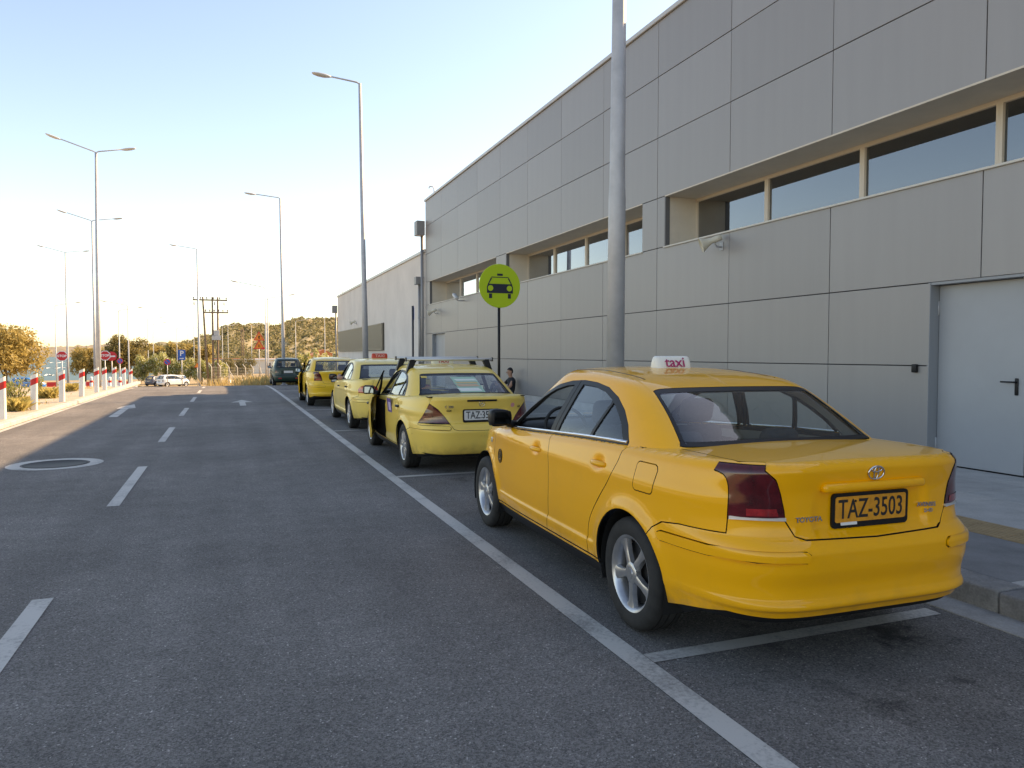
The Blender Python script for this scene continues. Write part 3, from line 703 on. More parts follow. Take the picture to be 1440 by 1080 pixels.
# dry grass round the far end and along the gravel strip
def grass(name, spots, m, label, h=.5, n=40, spread=.5, seed=1):
    g_ = np.random.default_rng(seed); Vs = []
    for (x, y, s) in spots:
        k = int(n * s); px = x + g_.normal(0, spread * s, k); py = y + g_.normal(0, spread * s, k); hh = h * s * (.5 + .7 * g_.random(k)); a = g_.random(k) * 6.28; w = .018 * s**.5 + .006; lx = g_.normal(0, .3, k) * hh; ly = g_.normal(0, .3, k) * hh
        z = np.array([terrain(p, q) for p, q in zip(px, py)])
        Vs.append(np.stack([np.stack([px - w * np.cos(a), py - w * np.sin(a), z - .06], -1), np.stack([px + w * np.cos(a), py + w * np.sin(a), z - .06], -1), np.stack([px + lx * .6 + w * .5 * np.cos(a), py + ly * .6 + w * .5 * np.sin(a), z + hh * .7], -1), np.stack([px + lx, py + ly, z + hh], -1)], 1))
    V = np.concatenate(Vs).reshape(-1, 3); F = np.arange(len(V)).reshape(-1, 4); o = structure(quads_obj(name, V, F, m), 'stuff'); o['label'] = label; return o
lf_straw = leaf_mat('straw', (.42, .29, .10), (.62, .47, .20))
lf_grass = leaf_mat('yellow_green_grass', (.38, .32, .09), (.62, .50, .18))
gs = []
for k in range(230):
    y = random.uniform(58, 120); x = random.uniform(1.6, 9.5) if y < 76 else random.uniform(-1.2 + .03 * (y - 76), 14)
    gs.append((x, y, random.uniform(.6, 1.5)))
grass('dry_grass', gs, lf_straw, 'tall dry yellow grass on the waste ground around the fence', .6, 80, .7, 3)
gs = [(random.uniform(-9.5, -5.3), random.uniform(17, 44), random.uniform(.3, .8)) for _ in range(150)]
grass('verge_grass', gs, lf_straw, 'thin dry grass scattered over the gravel verge', .22, 30, .35, 4)
# gravel verge with its kerb
sheet('gravel_verge', [-11.5, -10, -9, -8, -7, -6, -5.2, -4.62], fr_(6, 50, 45), lambda x, y: .05 + .02 * math.sin(x * 3 + y * 1.7), m_gravel, lambda x, y: x > -11.5 + .02 * y)
lk = structure(MB().box((-4.62, 6, -.08), (-4.46, 45, .03)).build('verge_kerb', m_concrete)); lkm = None
for k in range(37):
    if lkm is None: lkm = MB().rbox((-4.64, .004, -.05), (-4.43, .996, .09), .012, seg=1).mesh('verge_kerb_stone', mat('pale_kerb', (.50, .47, .42), .85, var=.15, vscale=6, bump=.2, bscale=70))
    link('verge_kerb_stone', lkm, lk, (random.uniform(-.004, .004), 8 + k, 0))
# clumps on the verge
def tuft(x, y, h, w, label, seed, m=lf_grass, n=420):
    t = thing('grass_tuft', label, 'grass clump', (x, y, .04)); g_ = np.random.default_rng(seed); a = g_.random(n) * 6.28; l = g_.random(n); hh = h * (.5 + .5 * g_.random(n)); px = g_.normal(0, w * .25, n); py = g_.normal(0, w * .25, n); ww = .012
    ex = px + np.cos(a) * w * l * .8; ey = py + np.sin(a) * w * l * .8
    V = np.stack([np.stack([px - ww * np.sin(a), py + ww * np.cos(a), 0 * a], -1), np.stack([px + ww * np.sin(a), py - ww * np.cos(a), 0 * a], -1), np.stack([px * .5 + ex * .5 + ww * .6 * np.sin(a), py * .5 + ey * .5, hh * .75], -1), np.stack([ex, ey, hh], -1)], 1).reshape(-1, 3)
    quads_obj('blades', V, np.arange(len(V)).reshape(-1, 4), m, t); return t
def at_ground(u, v, it=12):
    r = ray(u, v); k = (CAMH) / -r.z
    for _ in range(it): k = (CAMH - terrain(r.x * k, r.y * k)) / -r.z if r.z < 0 else k
    return r.x * k, r.y * k
for i, (u, v, h, w, lab) in enumerate([(20, 580, .38, .5, 'dry yellow grass clump beside the nearest bollard'), (68, 562, .42, .5, 'golden grass clump between second and third bollards'), (99, 552, .36, .45, 'small golden grass clump behind the third bollard'), (33, 572, .3, .4, 'little grass clump under the leafy oleander sapling')]):
    x, y = at_ground(u, v); tuft(x, y, h, w, lab, 90 + i)
def sapling(u, v, h, w, label, seed):
    x, y = at_ground(u, v); t = thing('oleander_sapling', label, 'shrub', (x, y, .03)); b = MB(); g_ = random.Random(seed); V = []; n = 0
    for k in range(13):
        a = g_.uniform(0, 6.28); rr = g_.uniform(.2, 1) * w * .5; hh = h * g_.uniform(.65, 1); e = Vector((rr * math.cos(a), rr * math.sin(a), hh)); b.tube([(0.05 * math.cos(a), .05 * math.sin(a), 0), e * .5 + Vector((0, 0, .05)), e], [.012, .009, .004], 5)
        for q in range(38):
            f = .2 + .8 * q / 38; p = e * f; d = Vector((g_.gauss(0, 1), g_.gauss(0, 1), g_.uniform(.1, 1.1))).normalized(); s = d.cross(Vector((0, 0, 1))).normalized(); L_ = g_.uniform(.10, .17); V += [p, p + d * L_ * .45 + s * .018, p + d * L_, p + d * L_ * .45 - s * .018]
    b.build('stem', m_bark, t); V = np.array([tuple(p) for p in V]); quads_obj('foliage', V, np.arange(len(V)).reshape(-1, 4), lf_fresh, t)
sapling(24, 572, .85, 1.0, 'leafy pale green oleander sapling between first and second bollards', 3)
sapling(13, 568, .75, .8, 'leafy pale green oleander sapling right behind the nearest bollard', 4)
sapling(54, 560, .8, .45, 'thin leafy oleander shoot beside the second bollard', 5)

# ================================================================== bollards, barriers
m_bolw = mat('bollard_white', (.80, .79, .75), .5, var=.05, vscale=6)
bproto = None
ORD = ['nearest the road bend start', 'second', 'third', 'fourth', 'fifth', 'sixth', 'seventh', 'eighth', 'ninth']
for i, (u, v) in enumerate([(3.5, 593), (48, 579), (87.4, 567), (114.8, 559.5), (136, 553.5), (147.4, 550), (160.6, 546.5), (175, 545), (183.7, 544)]):
    x, y = at_ground(u, v)
    lab = 'white bollard with slanted red band on the gravel verge, %s' % (['left of the leafy sapling', 'right of the leafy saplings', 'right of the golden grass clump', 'right of the stop sign', 'left of the double lamp posts', 'right of the double lamp posts', 'under the no-entry sign', 'next to last before the junction', 'last before the junction'][i])
    if bproto is None:
        bproto = thing('bollard', lab, 'bollard', (x, y, terrain(x, y) + .04), 0, 'red-banded bollards along the verge')
        def post(z0, z1, s0, s1, gr=0.0):
            pr = rrect(.17 + gr, .12 + gr, .05); n_ = len(pr); sl = .16
            vs = [Vector((a, c_, z0 + sl * a * s0)) for a, c_ in pr] + [Vector((a, c_, z1 + sl * a * s1)) for a, c_ in pr]
            return MB().add(vs, [(k, (k+1) % n_, n_ + (k+1) % n_, n_ + k) for k in range(n_)] + [tuple(reversed(range(n_))), tuple(range(n_, 2*n_))], False)
        bp_ = post(0, .70, 0, 3.0).build('post', m_bolw, bproto); post(.702, .865, 3.0, 3.0, .004).build('red_band', m_red, bproto); post(.867, .97, 3.0, 3.0).build('cap', m_bolw, bproto)
    else:
        o = copy_tree(bproto); o.location = (x, y, terrain(x, y) + .04); o['label'] = lab; o.rotation_euler = (R(random.uniform(-1.5, 1.5)), R(random.uniform(-1.5, 1.5)), random.uniform(-.15, .15))
sb = None
for i, (u, d, lab) in enumerate([(127.5, 58, 'short white post with red ring under the double lamp posts'), (153.5, 60, 'short white post with red ring behind the sixth bollard'), (168, 61, 'short white post with red ring behind the seventh bollard')]):
    x, y = at_depth(u, d)
    if sb is None:
        sb = thing('short_post', lab, 'bollard', (x, y, terrain(x, y)), 0, 'short posts')
        MB().lathe([(.12, 0), (.12, .4), (.115, .41)], 16).build('post', m_bolw, sb); MB().lathe([(.122, .41), (.122, .58)], 16).build('red_ring', m_red, sb); MB().lathe([(.115, .58), (.11, .68), (.13, .74), (.10, .84), (.001, .87)], 16).build('cap', m_bolw, sb)
    else: o = copy_tree(sb); o.location = (x, y, terrain(x, y)); o['label'] = lab
bar = None
for i, u in enumerate([72, 83, 93, 104, 113, 124, 147, 160, 172, 186]):
    x, y = at_depth(u, 92 + .04 * u); z = terrain(x, y)
    red = i in (0, 5, 8)
    o = thing('concrete_barrier', '%s concrete road barrier beside the coast road, %s' % ('red painted' if red else 'white painted', ['under the stop sign', 'right after the stop sign', 'left of the third lamp post', 'past the third lamp post', 'under the small olive tree', 'past the small olive tree', 'behind the double lamp posts', 'by the second stop sign', 'under the no-entry sign', 'last before the oleanders'][i]), 'barrier', (x, y, z), R(8), 'painted barriers by the coast road')
    if bar is None:
        bar = []
        for mm in (m_white, m_red): bar.append(MB().prism([(-.32, 0), (.32, 0), (.28, .12), (.13, .32), (.10, .85), (-.10, .85), (-.13, .32), (-.28, .12)], -.55, .55, frame((0, 0, 0), (0, 1, 0), (0, 0, 1))).mesh('barrier_block', mm))
    link('block', bar[1 if red else 0], o); 
    link('lifting_slot', MB().box((-.34, -.10, .0), (-.30, .10, .07)).mesh('slot', m_dark), o)

# ================================================================== signs
m_post = mat('sign_post_grey', (.45, .45, .45), .45, .5); m_blue = mat('sign_blue', (.01, .10, .42), .4); m_signw = mat('sign_white', (.80, .80, .78), .4); m_signred = mat('sign_red', (.60, .02, .03), .4); m_orange = mat('sign_orange', (.75, .24, .02), .45); m_back = mat('sign_back', (.35, .35, .36), .5, .3)
def sign(name, x, y, z, zc, label, rz=0.0, pr=.03, cat='sign', mp=None, grp=None, top=None):
    s = thing(name, label, cat, (x, y, z), rz, grp); MB().tube([(0, .03, 0), (0, .03, (top or zc) - z)], pr, 10).build('post', mp or m_post, s); return s
def plate(s, poly, zc, m, y0=0, th=.006, name='panel', x=0):
    return MB().prism(poly, 0, th, frame((x, -y0, zc), (1, 0, 0), (0, 0, 1))).build(name, m, s)
circ = lambda r, n=36, cx=0, cy=0: [(cx + r * math.cos(2 * math.pi * k / n), cy + r * math.sin(2 * math.pi * k / n)) for k in range(n)]
def poly_n(r, n, a0): return [(r * math.cos(R(a0 + 360 * k / n)), r * math.sin(R(a0 + 360 * k / n))) for k in range(n)]
# round green taxi rank sign
gx, gyy, gz = 4.72, 13.05, 2.82
s = sign('taxi_rank_sign', gx, gyy, PZ, gz, 'round lime green taxi sign on a slim black pole at the pavement', 0, .026, mp=m_black)
gc = gz - PZ; m_lime = mat('sign_lime', (.42, .58, .01), .4); m_ink = mat('sign_navy', (.008, .012, .03), .4)
MB().lathe([(.001, -.02), (.40, -.02), (.405, 0), (.40, .012), (.001, .012)], 64, frame((0, -.012, gc), (1, 0, 0), (0, 0, 1)), smooth=False).build('panel', m_lime, s)
ic = [[(-.055, .185), (.055, .185), (.055, .225), (-.055, .225)],
      [(-.255, -.135), (.255, -.135), (.255, -.02), (.235, .035), (-.235, .035), (-.255, -.02)],
      [(-.215, -.23), (-.155, -.23), (-.155, -.145), (-.215, -.145)], [(.155, -.23), (.215, -.23), (.215, -.145), (.155, -.145)],
      [(-.235, .035), (-.215, .035), (-.155, .135), (-.175, .15)], [(.235, .035), (.215, .035), (.155, .135), (.175, .15)], [(-.175, .15), (.175, .15), (.165, .165), (-.165, .165)]]
icon = MB()
for p in ic[1:]: icon.prism(p, 0, .004, frame((0, -.0245, gc), (1, 0, 0), (0, 0, 1)))
icon.build('taxi_symbol', m_ink, s); plate(s, ic[0], gc, m_ink, .0245, .004, 'roof_light_symbol')
for sx in (-1, 1): plate(s, circ(.052, 20, sx * .185, -.045), gc, m_lime, .0292, .003, 'headlight_symbol')
# narrow blue and white post sign seen edge-on
s = sign('parking_bay_sign', 4.85, 20.4, PZ, 2.9, 'narrow blue and white sign seen edge-on on a dark post before the hall', R(78), .03, mp=mat('post_dark', (.05, .05, .055), .5))
plate(s, rrect(.40, .36, .02), 2.56, m_blue, 0); plate(s, rrect(.40, .24, .02), 2.24, m_signw, 0); plate(s, rrect(.10, .2, .01), 2.56, m_signw, .007, .003, 'symbol')
def px_sign(name, u, d, label, rz=0.0, pr=.035):
    x, y = at_depth(u, d); z = terrain(x, y); return x, y, z
# stop signs and friends
for (u, v, d, lab) in [(87, 500.7, 54, 'red and white octagonal stop sign beside the third lamp post'), (147.5, 500, 57, 'red and white stop sign half hidden behind the double lamp posts')]:
    x, y = at_depth(u, d); z = terrain(x, y); zc = z_of(v, d); s = sign('stop_sign', x, y, z, zc, lab, -math.atan2(x, y) * 1.0)
    plate(s, poly_n(.40, 8, 22.5), zc - z, m_signw, .0); plate(s, poly_n(.345, 8, 22.5), zc - z, m_signred, .007, .003, 'red_field')
    text('lettering', 'STOP', .24, m_signw, s, frame((0, -.012, zc - z), (1, 0, 0), (0, 0, 1)), .001, sx=1.0, bold=.008)
x, y = at_depth(157, 58); z = terrain(x, y); zc = z_of(501, 58); s = sign('no_entry_sign', x, y, z, zc, 'round red no-entry sign beside the stop sign')
plate(s, circ(.36), zc - z, m_signred); plate(s, rrect(.5, .11, .01), zc - z, m_signw, .008, .003, 'white_bar')
for (u, v, d, lab, r_) in [(235, 509, 79, 'round blue and red no-parking sign above the white hatchback', .33), (168.5, 507.5, 92, 'round purple-blue no-parking sign in front of the dark tree', .36)]:
    x, y = at_depth(u, d); z = terrain(x, y); zc = z_of(v, d); s = sign('no_parking_sign', x, y, z, zc, lab)
    plate(s, circ(r_), zc - z, m_signred); plate(s, circ(r_ * .78), zc - z, m_blue, .008, .003, 'blue_field'); plate(s, [(-r_ * .62, r_ * .46), (-r_ * .46, r_ * .62), (r_ * .62, -r_ * .46), (r_ * .46, -r_ * .62)][::1], zc - z, m_signred, .012, .003, 'red_bar')
x, y = at_depth(255.5, 63); z = terrain(x, y); zc = z_of(499, 63); s = sign('parking_sign', x, y, z, zc, 'blue parking sign with white letter P and arrow on a post')
plate(s, rrect(.58, .86, .04), zc - z, m_blue); text('lettering', 'P', .62, m_signw, s, frame((0, -.008, zc - z + .10), (1, 0, 0), (0, 0, 1)), .001, bold=.01)
plate(s, [(-.18, -.33), (.06, -.33), (.06, -.37), (.18, -.30), (.06, -.23), (.06, -.27), (-.18, -.27)], zc - z, m_signw, .008, .003, 'arrow')
tri = lambda r_: [(r_ * math.cos(R(a + k)), r_ * math.sin(R(a + k))) for a in (90, 210, 330) for k in (-0,)]
x, y = at_depth(364.5, 68); z = terrain(x, y); s = sign('warning_signs', x, y, z, z_of(472, 68), 'post with two orange triangular road works warning signs', 0, .035)
for v, sym in ((474.5, 'man'), (486.5, 'narrow')):
    zc = z_of(v, 68) - z; p = plate(s, tri(.56), zc, m_signred, name='triangle'); 
    MB().prism(tri(.42), 0, .003, frame((0, -.008, zc), (1, 0, 0), (0, 0, 1))).build('orange_field', m_orange, p)
    if sym == 'man': MB().prism([(-.03, -.14), (.06, -.14), (.05, .02), (.10, .10), (.0, .16), (-.07, .06)], 0, .003, frame((0, -.012, zc), (1, 0, 0), (0, 0, 1))).build('symbol', m_black, p)
    else: MB().prism([(-.10, -.14), (-.06, -.14), (-.03, .0), (-.06, .14), (-.10, .14), (-.07, .0)], 0, .003, frame((0, -.012, zc), (1, 0, 0), (0, 0, 1))).prism([(.10, -.14), (.06, -.14), (.03, .0), (.06, .14), (.10, .14), (.07, .0)][::-1], 0, .003, frame((0, -.012, zc), (1, 0, 0), (0, 0, 1))).build('symbol', m_black, p)
plate(s, [(.2, -.15), (.5, -.15), (.5, .05), (.2, .0)], z_of(489, 68) - z, m_signred, .01, .006, 'red_arrow_plate')
x, y = at_depth(277, 100); z = terrain(x, y); zc = z_of(514.5, 100); s = sign('warning_sign', x, y, z, zc, 'small single orange triangle sign beside the oleanders')
p = plate(s, tri(.42), zc - z, m_signred, name='triangle'); MB().prism(tri(.33), 0, .003, frame((0, -.008, zc - z), (1, 0, 0), (0, 0, 1))).build('orange_field', m_orange, p)

# ================================================================== power poles, fence, far buildings
pw = thing('power_poles', 'group of three wooden power poles joined by cross-arms with insulators', 'power pole', (*at_depth(299, 85), 0)); PX_, PY_ = at_depth(299, 85); pz = terrain(PX_, PY_)
pw.location.z = pz; hh = z_of(418, 85) - pz; m_wood = mat('pole_wood', (.20, .14, .09), .9, var=.3, vscale=5, bump=.4, bscale=20)
for dx, ln in ((-.95, -.25), (.05, 0), (.62, .05)): MB().tube([(dx - ln * 2, .0, 0), (dx - ln, 0, hh * .4), (dx, 0, hh)], [.14, .12, .09], 9).build('pole', m_wood, pw)
for zz, x0, x1 in ((hh - .35, -2.0, 1.65), (hh - 1.75, -.8, 1.75)):
    a = MB().box((x0, -.16, zz - .07), (x1, -.06, zz + .07)).box((x0, .12, zz - .07), (x1, .22, zz + .07)).build('cross_arm', m_wood, pw)
    for k in range(6): MB().lathe([(.03, .07), (.03, .14), (.075, .16), (.08, .22), (.05, .25), (.07, .28), (.04, .34), (.001, .35)], 10, Matrix.Translation((x0 + .12 + k * (x1 - x0 - .24) / 5, -.11, zz))).build('insulator', mat('porcelain', (.10, .06, .04), .2), a)
for k, x in enumerate((-1.85, .3, 1.3)): MB().lathe([(.001, 0), (.09, .02), (.06, .1), (.09, .18), (.06, .26), (.09, .34), (.02, .4)], 10, Matrix.Translation((x, 0, hh - .95))).build('surge_arrester', m_galv, pw)
MB().box((-.05, -.35, hh * .52), (.9, -.05, hh * .57)).build('platform', m_galv, pw); MB().rbox((.15, -.3, hh * .57), (.75, .1, hh * .57 + .6), .03, seg=1).build('switch_box', m_galv, pw)
for i, u in enumerate((340.0, 342.6)):
    x, y = at_depth(u, 175); z = terrain(x, y); p = thing('wooden_pole', 'slim distant %s wooden pole in front of the hill' % ('bare' if i else 'cross-armed'), 'power pole', (x, y, z)); h_ = z_of(462, 175) - z; MB().tube([(0, 0, 0), (0, 0, h_)], [.16, .10], 8).build('pole', m_wood, p)
    if not i: MB().box((-.9, -.08, h_ - .6), (.9, .08, h_ - .4)).build('cross_arm', m_wood, p)
fe = thing('wire_fence', 'pale wire mesh fence on posts with bent tops along the waste ground', 'fence', (*at_depth(297, 76), 0)); FX, FY = at_depth(297, 76); fz = terrain(FX, FY); fe.location.z = fz
e1 = at_depth(404, 92); n = 11; m_fence = mat('fence_cream', (.60, .56, .48), .6)
fp = [(FX + (e1[0] - FX) * k / (n - 1), FY + (e1[1] - FY) * k / (n - 1)) for k in range(n)]
wm = MB(); pm_ = None
for k, (x, y) in enumerate(fp):
    z = terrain(x, y) - fz
    if pm_ is None: pm_ = MB().tube([(0, 0, 0), (0, 0, 2.0), (-.28, -.1, 2.4)], .045, 6).mesh('post', m_fence)
    link('post', pm_, fe, (x - FX, y - FY, z))
    if k in (2, 6): MB().tube([(x - FX, y - FY, z + 1.7), (x - FX + .9, y - FY + .15, z)], .04, 6).build('brace', m_fence, fe)
for k in range(n - 1):
    (x0, y0), (x1, y1) = fp[k], fp[k+1]
    for q in range(7):
        zz = .15 + q * .3; wm.tube([(x0 - FX, y0 - FY, terrain(x0, y0) - fz + zz), (x1 - FX, y1 - FY, terrain(x1, y1) - fz + zz)], .006, 4, False)
    for q in range(10):
        t = q / 10; x = x0 + (x1 - x0) * t; y = y0 + (y1 - y0) * t; z = terrain(x, y) - fz; wm.tube([(x - FX, y - FY, z + .1), (x - FX, y - FY, z + 2.0)], .005, 4, False)
structure(wm.build('wire_mesh', m_fence, fe), 'stuff')
lw = thing('low_wall', 'low whitewashed wall at the foot of the wire fence', 'wall', (*at_depth(320, 74), terrain(*at_depth(320, 74)))); lx, ly = at_depth(320, 74); l2 = at_depth(378, 80)
dvec = Vector((l2[0] - lx, l2[1] - ly, 0)); MB().box((0, -.12, -.1), (dvec.length, .12, .65)).build('masonry', m_white, lw); MB().rbox((-.05, -.16, .65), (dvec.length + .05, .16, .72), .01, seg=1).build('coping', m_concrete, lw); lw.rotation_euler = (0, 0, math.atan2(dvec.y, dvec.x))
def house(u, d, w, dp, h, label, wallm, roofm, pitched, nwin, rz=0):
    x, y = at_depth(u, d); z = terrain(x, y); o = thing('small_house', label, 'house', (x, y, z), rz); MB().box((-w/2, 0, -1), (w/2, dp, h)).build('wall', wallm, o)
    if pitched:
        b = MB().prism([(-w/2 - .3, 0), (w/2 + .3, 0), (0, w * .26)], -.3, dp + .3, frame((0, dp, h), (1, 0, 0), (0, 0, 1)) @ Matrix.Translation((0, 0, 0))); b.build('roof', roofm, o)
    else: MB().box((-w/2 - .4, -.5, h), (w/2 + .4, dp + .3, h + .28)).build('roof', roofm, o)
    for k in range(nwin):
        xx = -w/2 + w * (k + .5) / nwin; wf = MB().box((xx - .55, -.05, h * .35), (xx + .55, .01, h * .80)).build('window', m_signw, o); MB().box((xx - .48, -.06, h * .37), (xx + .48, -.052, h * .78)).build('pane', mat('far_glass', (.06, .07, .08), .1), wf)
house(390, 190, 17, 8, 3.4, 'low white flat-roofed building behind the lamp posts', mat('house_white', (.66, .62, .55), .8), m_white, False, 4)
house(455, 165, 8, 9, 3.8, 'small house with orange tiled roof beside the hall corner', mat('house_cream', (.60, .52, .40), .8), mat('terracotta', (.50, .17, .07), .8, var=.2, vscale=3), True, 2)
house(352, 240, 22, 8, 3.2, 'long low pale building at the foot of the hill', mat('house_cream', (.60, .52, .40), .8), mat('terracotta', (.50, .17, .07), .8), False, 5)
house(296, 230, 26, 7, 3.0, 'pale boundary building behind the power poles', mat('house_tan', (.52, .42, .30), .85), m_concrete, False, 5)
# ================================================================== vehicles
def hermite(pts):
    xs = np.array([p[0] for p in pts], float); ys = np.array([p[1] for p in pts], float)
    d = np.diff(ys) / np.diff(xs); m = np.zeros(len(xs)); m[0] = d[0]; m[-1] = d[-1]
    for i in range(1, len(xs) - 1):
        m[i] = 0 if d[i - 1] * d[i] <= 0 else 2 * d[i - 1] * d[i] / (d[i - 1] + d[i])
    def f(x):
        x = np.clip(np.asarray(x, float), xs[0], xs[-1]); i = np.clip(np.searchsorted(xs, x) - 1, 0, len(xs) - 2)
        h = xs[i + 1] - xs[i]; t = (x - xs[i]) / h
        return (2*t**3 - 3*t**2 + 1)*ys[i] + (t**3 - 2*t**2 + t)*h*m[i] + (-2*t**3 + 3*t**2)*ys[i+1] + (t**3 - t**2)*h*m[i+1]
    return f
def sstep(a, b, x):
    t = np.clip((x - a) / (b - a), 0, 1); return t * t * (3 - 2 * t)

class Shell:
    """a closed plan outline swept up through the height, with a rounded-over top edge meeting a top surface D(x,y)"""
    def __init__(s, w, yr, yf, yc, nr, nf, zref, D, r, bump=None):
        s.w = hermite(w); s.yr = hermite(yr); s.yf = hermite(yf); s.yc = yc; s.nr = nr; s.nf = nf; s.D = D; s.r = r; s.bump = bump
        s.th = np.linspace(0, math.pi, 2401)
        x, y, _, _ = s.base(s.th, np.full_like(s.th, zref))
        s.tq = np.concatenate([[0], np.cumsum(np.hypot(np.diff(x), np.diff(y)))]); s.Q = s.tq[-1]
        z = np.full_like(s.th, zref) + 0.2
        for _ in range(40):
            x, y, nx, ny = s.base(s.th, z); z = 0.5 * z + 0.5 * D(x - r * nx, y - r * ny)
        s.zt = z
    def base(s, th, z):
        rear = th <= math.pi / 2; n = np.where(rear, s.nr, s.nf); sg = np.where(rear, 1.0, -1.0)
        si = np.abs(np.sin(th)); co = np.abs(np.cos(th)); k = (si**n + co**n)**(-1 / n); S = si * k; C = co * k
        w = s.w(z); L = np.where(rear, s.yc - s.yr(z), s.yf(z) - s.yc)
        nx = S**(n - 1) / w; ny = -sg * C**(n - 1) / L; ln = np.hypot(nx, ny)
        return w * S, s.yc - sg * L * C, nx / ln, ny / ln
    def top(s, q): return np.interp(np.abs(q), s.tq, s.zt)
    def P(s, q, z):
        q = np.asarray(q, float); z = np.asarray(z, float); sg = np.where(q >= 0, 1.0, -1.0)
        th = np.interp(np.abs(q), s.tq, s.th); x, y, nx, ny = s.base(th, z)
        d = s.top(q) - z; off = -s.r * (1 - np.sqrt(1 - np.clip((s.r - d) / s.r, 0, 1)**2))
        if s.bump is not None: off = off + s.bump(x, y, z, nx, ny)
        return np.stack([sg * (x + nx * off), y + ny * off, z], -1)
    def q_side(s, y, z):
        y = np.asarray(y, float); z = np.asarray(z, float); rear = y <= s.yc; n = np.where(rear, s.nr, s.nf)
        C = np.where(rear, (s.yc - y) / (s.yc - s.yr(z)), (y - s.yc) / (s.yf(z) - s.yc)); C = np.clip(C, 0, 1)
        S = (1 - C**n)**(1 / n); a = np.arctan2(S, C); th = np.where(rear, a, math.pi - a)
        return np.interp(th, s.th, s.tq)
    def q_rear(s, x, z, front=False):
        x = np.asarray(x, float); n = s.nf if front else s.nr
        S = np.clip(np.abs(x) / s.w(z), 0, 1); C = (1 - S**n)**(1 / n); a = np.arctan2(S, C)
        return np.where(x >= 0, 1, -1) * np.interp(math.pi - a if front else a, s.th, s.tq)
    def edge(s, q):
        p = s.P(q, s.top(q)); return p

def resample(pts, step):
    out = []
    for (a, b) in zip(pts[:-1], pts[1:]):
        n = max(1, int(math.ceil(math.hypot(b[0] - a[0], b[1] - a[1]) / step)))
        out += [(a[0] + (b[0] - a[0]) * k / n, a[1] + (b[1] - a[1]) * k / n) for k in range(n)]
    return out + [tuple(pts[-1])]
def curve2(pts, step=0.03):
    """smooth line through points (Catmull-Rom)"""
    P = [np.array(p, float) for p in pts]; P = [2 * P[0] - P[1]] + P + [2 * P[-1] - P[-2]]; out = []
    for i in range(1, len(P) - 2):
        n = max(2, int(np.linalg.norm(P[i + 1] - P[i]) / step))
        for k in range(n):
            t = k / n
            out.append(tuple(0.5 * ((2*P[i]) + (-P[i-1] + P[i+1])*t + (2*P[i-1] - 5*P[i] + 4*P[i+1] - P[i+2])*t*t + (-P[i-1] + 3*P[i] - 3*P[i+1] + P[i+2])*t**3)))
    return out + [tuple(P[-2])]

class Path:
    """outline in the (q,z) domain of a shell, given in side view (y,z), rear view (x,z) or along the top edge"""
    def __init__(s, sh, step=0.03): s.sh = sh; s.p = []; s.step = step
    def side(s, pts, smooth=False, g=1):
        pts = curve2(pts, s.step) if smooth else resample(pts, s.step)
        a = np.array(pts); q = s.sh.q_side(a[:, 0], a[:, 1]); s.p += [(qq, z, g) for qq, z in zip(q, a[:, 1])]; return s
    def rear(s, pts, smooth=False, g=1, front=False):
        pts = curve2(pts, s.step) if smooth else resample(pts, s.step)
        a = np.array(pts); q = s.sh.q_rear(a[:, 0], a[:, 1], front); s.p += [(qq, z, g) for qq, z in zip(q, a[:, 1])]; return s
    def top(s, q0, q1, dz=0.0, g=0):
        n = max(2, int(abs(q1 - q0) / s.step)); q = np.linspace(q0, q1, n + 1); s.p += [(qq, z - dz, g) for qq, z in zip(q, s.sh.top(q))]; return s
    def raw(s, pts, g=1): s.p += [(a, b, g) for a, b in pts]; return s
    def done(s):
        out = []
        for p in s.p:
            if not out or math.hypot(p[0] - out[-1][0], p[1] - out[-1][1]) > 1e-4: out.append(p)
        if math.hypot(out[0][0] - out[-1][0], out[0][1] - out[-1][1]) < 1e-4: out.pop()
        return out
def mirrored(path): return [(-a, b, g) for a, b, g in reversed(path)]

def inside(poly, x, y):
    px = np.array([p[0] for p in poly]); py = np.array([p[1] for p in poly]); r = np.zeros(len(x), bool); j = len(px) - 1
    for i in range(len(px)):
        c = (py[i] > y) != (py[j] > y)
        if c.any():
            with np.errstate(divide='ignore', invalid='ignore'):
                r ^= c & (x < (px[j] - px[i]) * (y - py[i]) / (py[j] - py[i] + 1e-30) + px[i])
        j = i
    return r
def shrink(poly, g):
    n = len(poly); A = sum(poly[i][0] * poly[(i + 1) % n][1] - poly[(i + 1) % n][0] * poly[i][1] for i in range(n)); sg = 1 if A > 0 else -1; out = []
    for i in range(n):
        a = np.array(poly[i - 1][:2]); b = np.array(poly[i][:2]); c = np.array(poly[(i + 1) % n][:2])
        d1 = b - a; d2 = c - b; n1 = np.array([-d1[1], d1[0]]) / (np.linalg.norm(d1) + 1e-12); n2 = np.array([-d2[1], d2[0]]) / (np.linalg.norm(d2) + 1e-12)
        m = n1 + n2; m = m / max(0.5, np.dot(m, n1) + 1e-9) if np.dot(m, n1) > 0.1 else n1
        k = g * poly[i][2] * sg
        out.append((b[0] + m[0] * k, b[1] + m[1] * k))
    return out

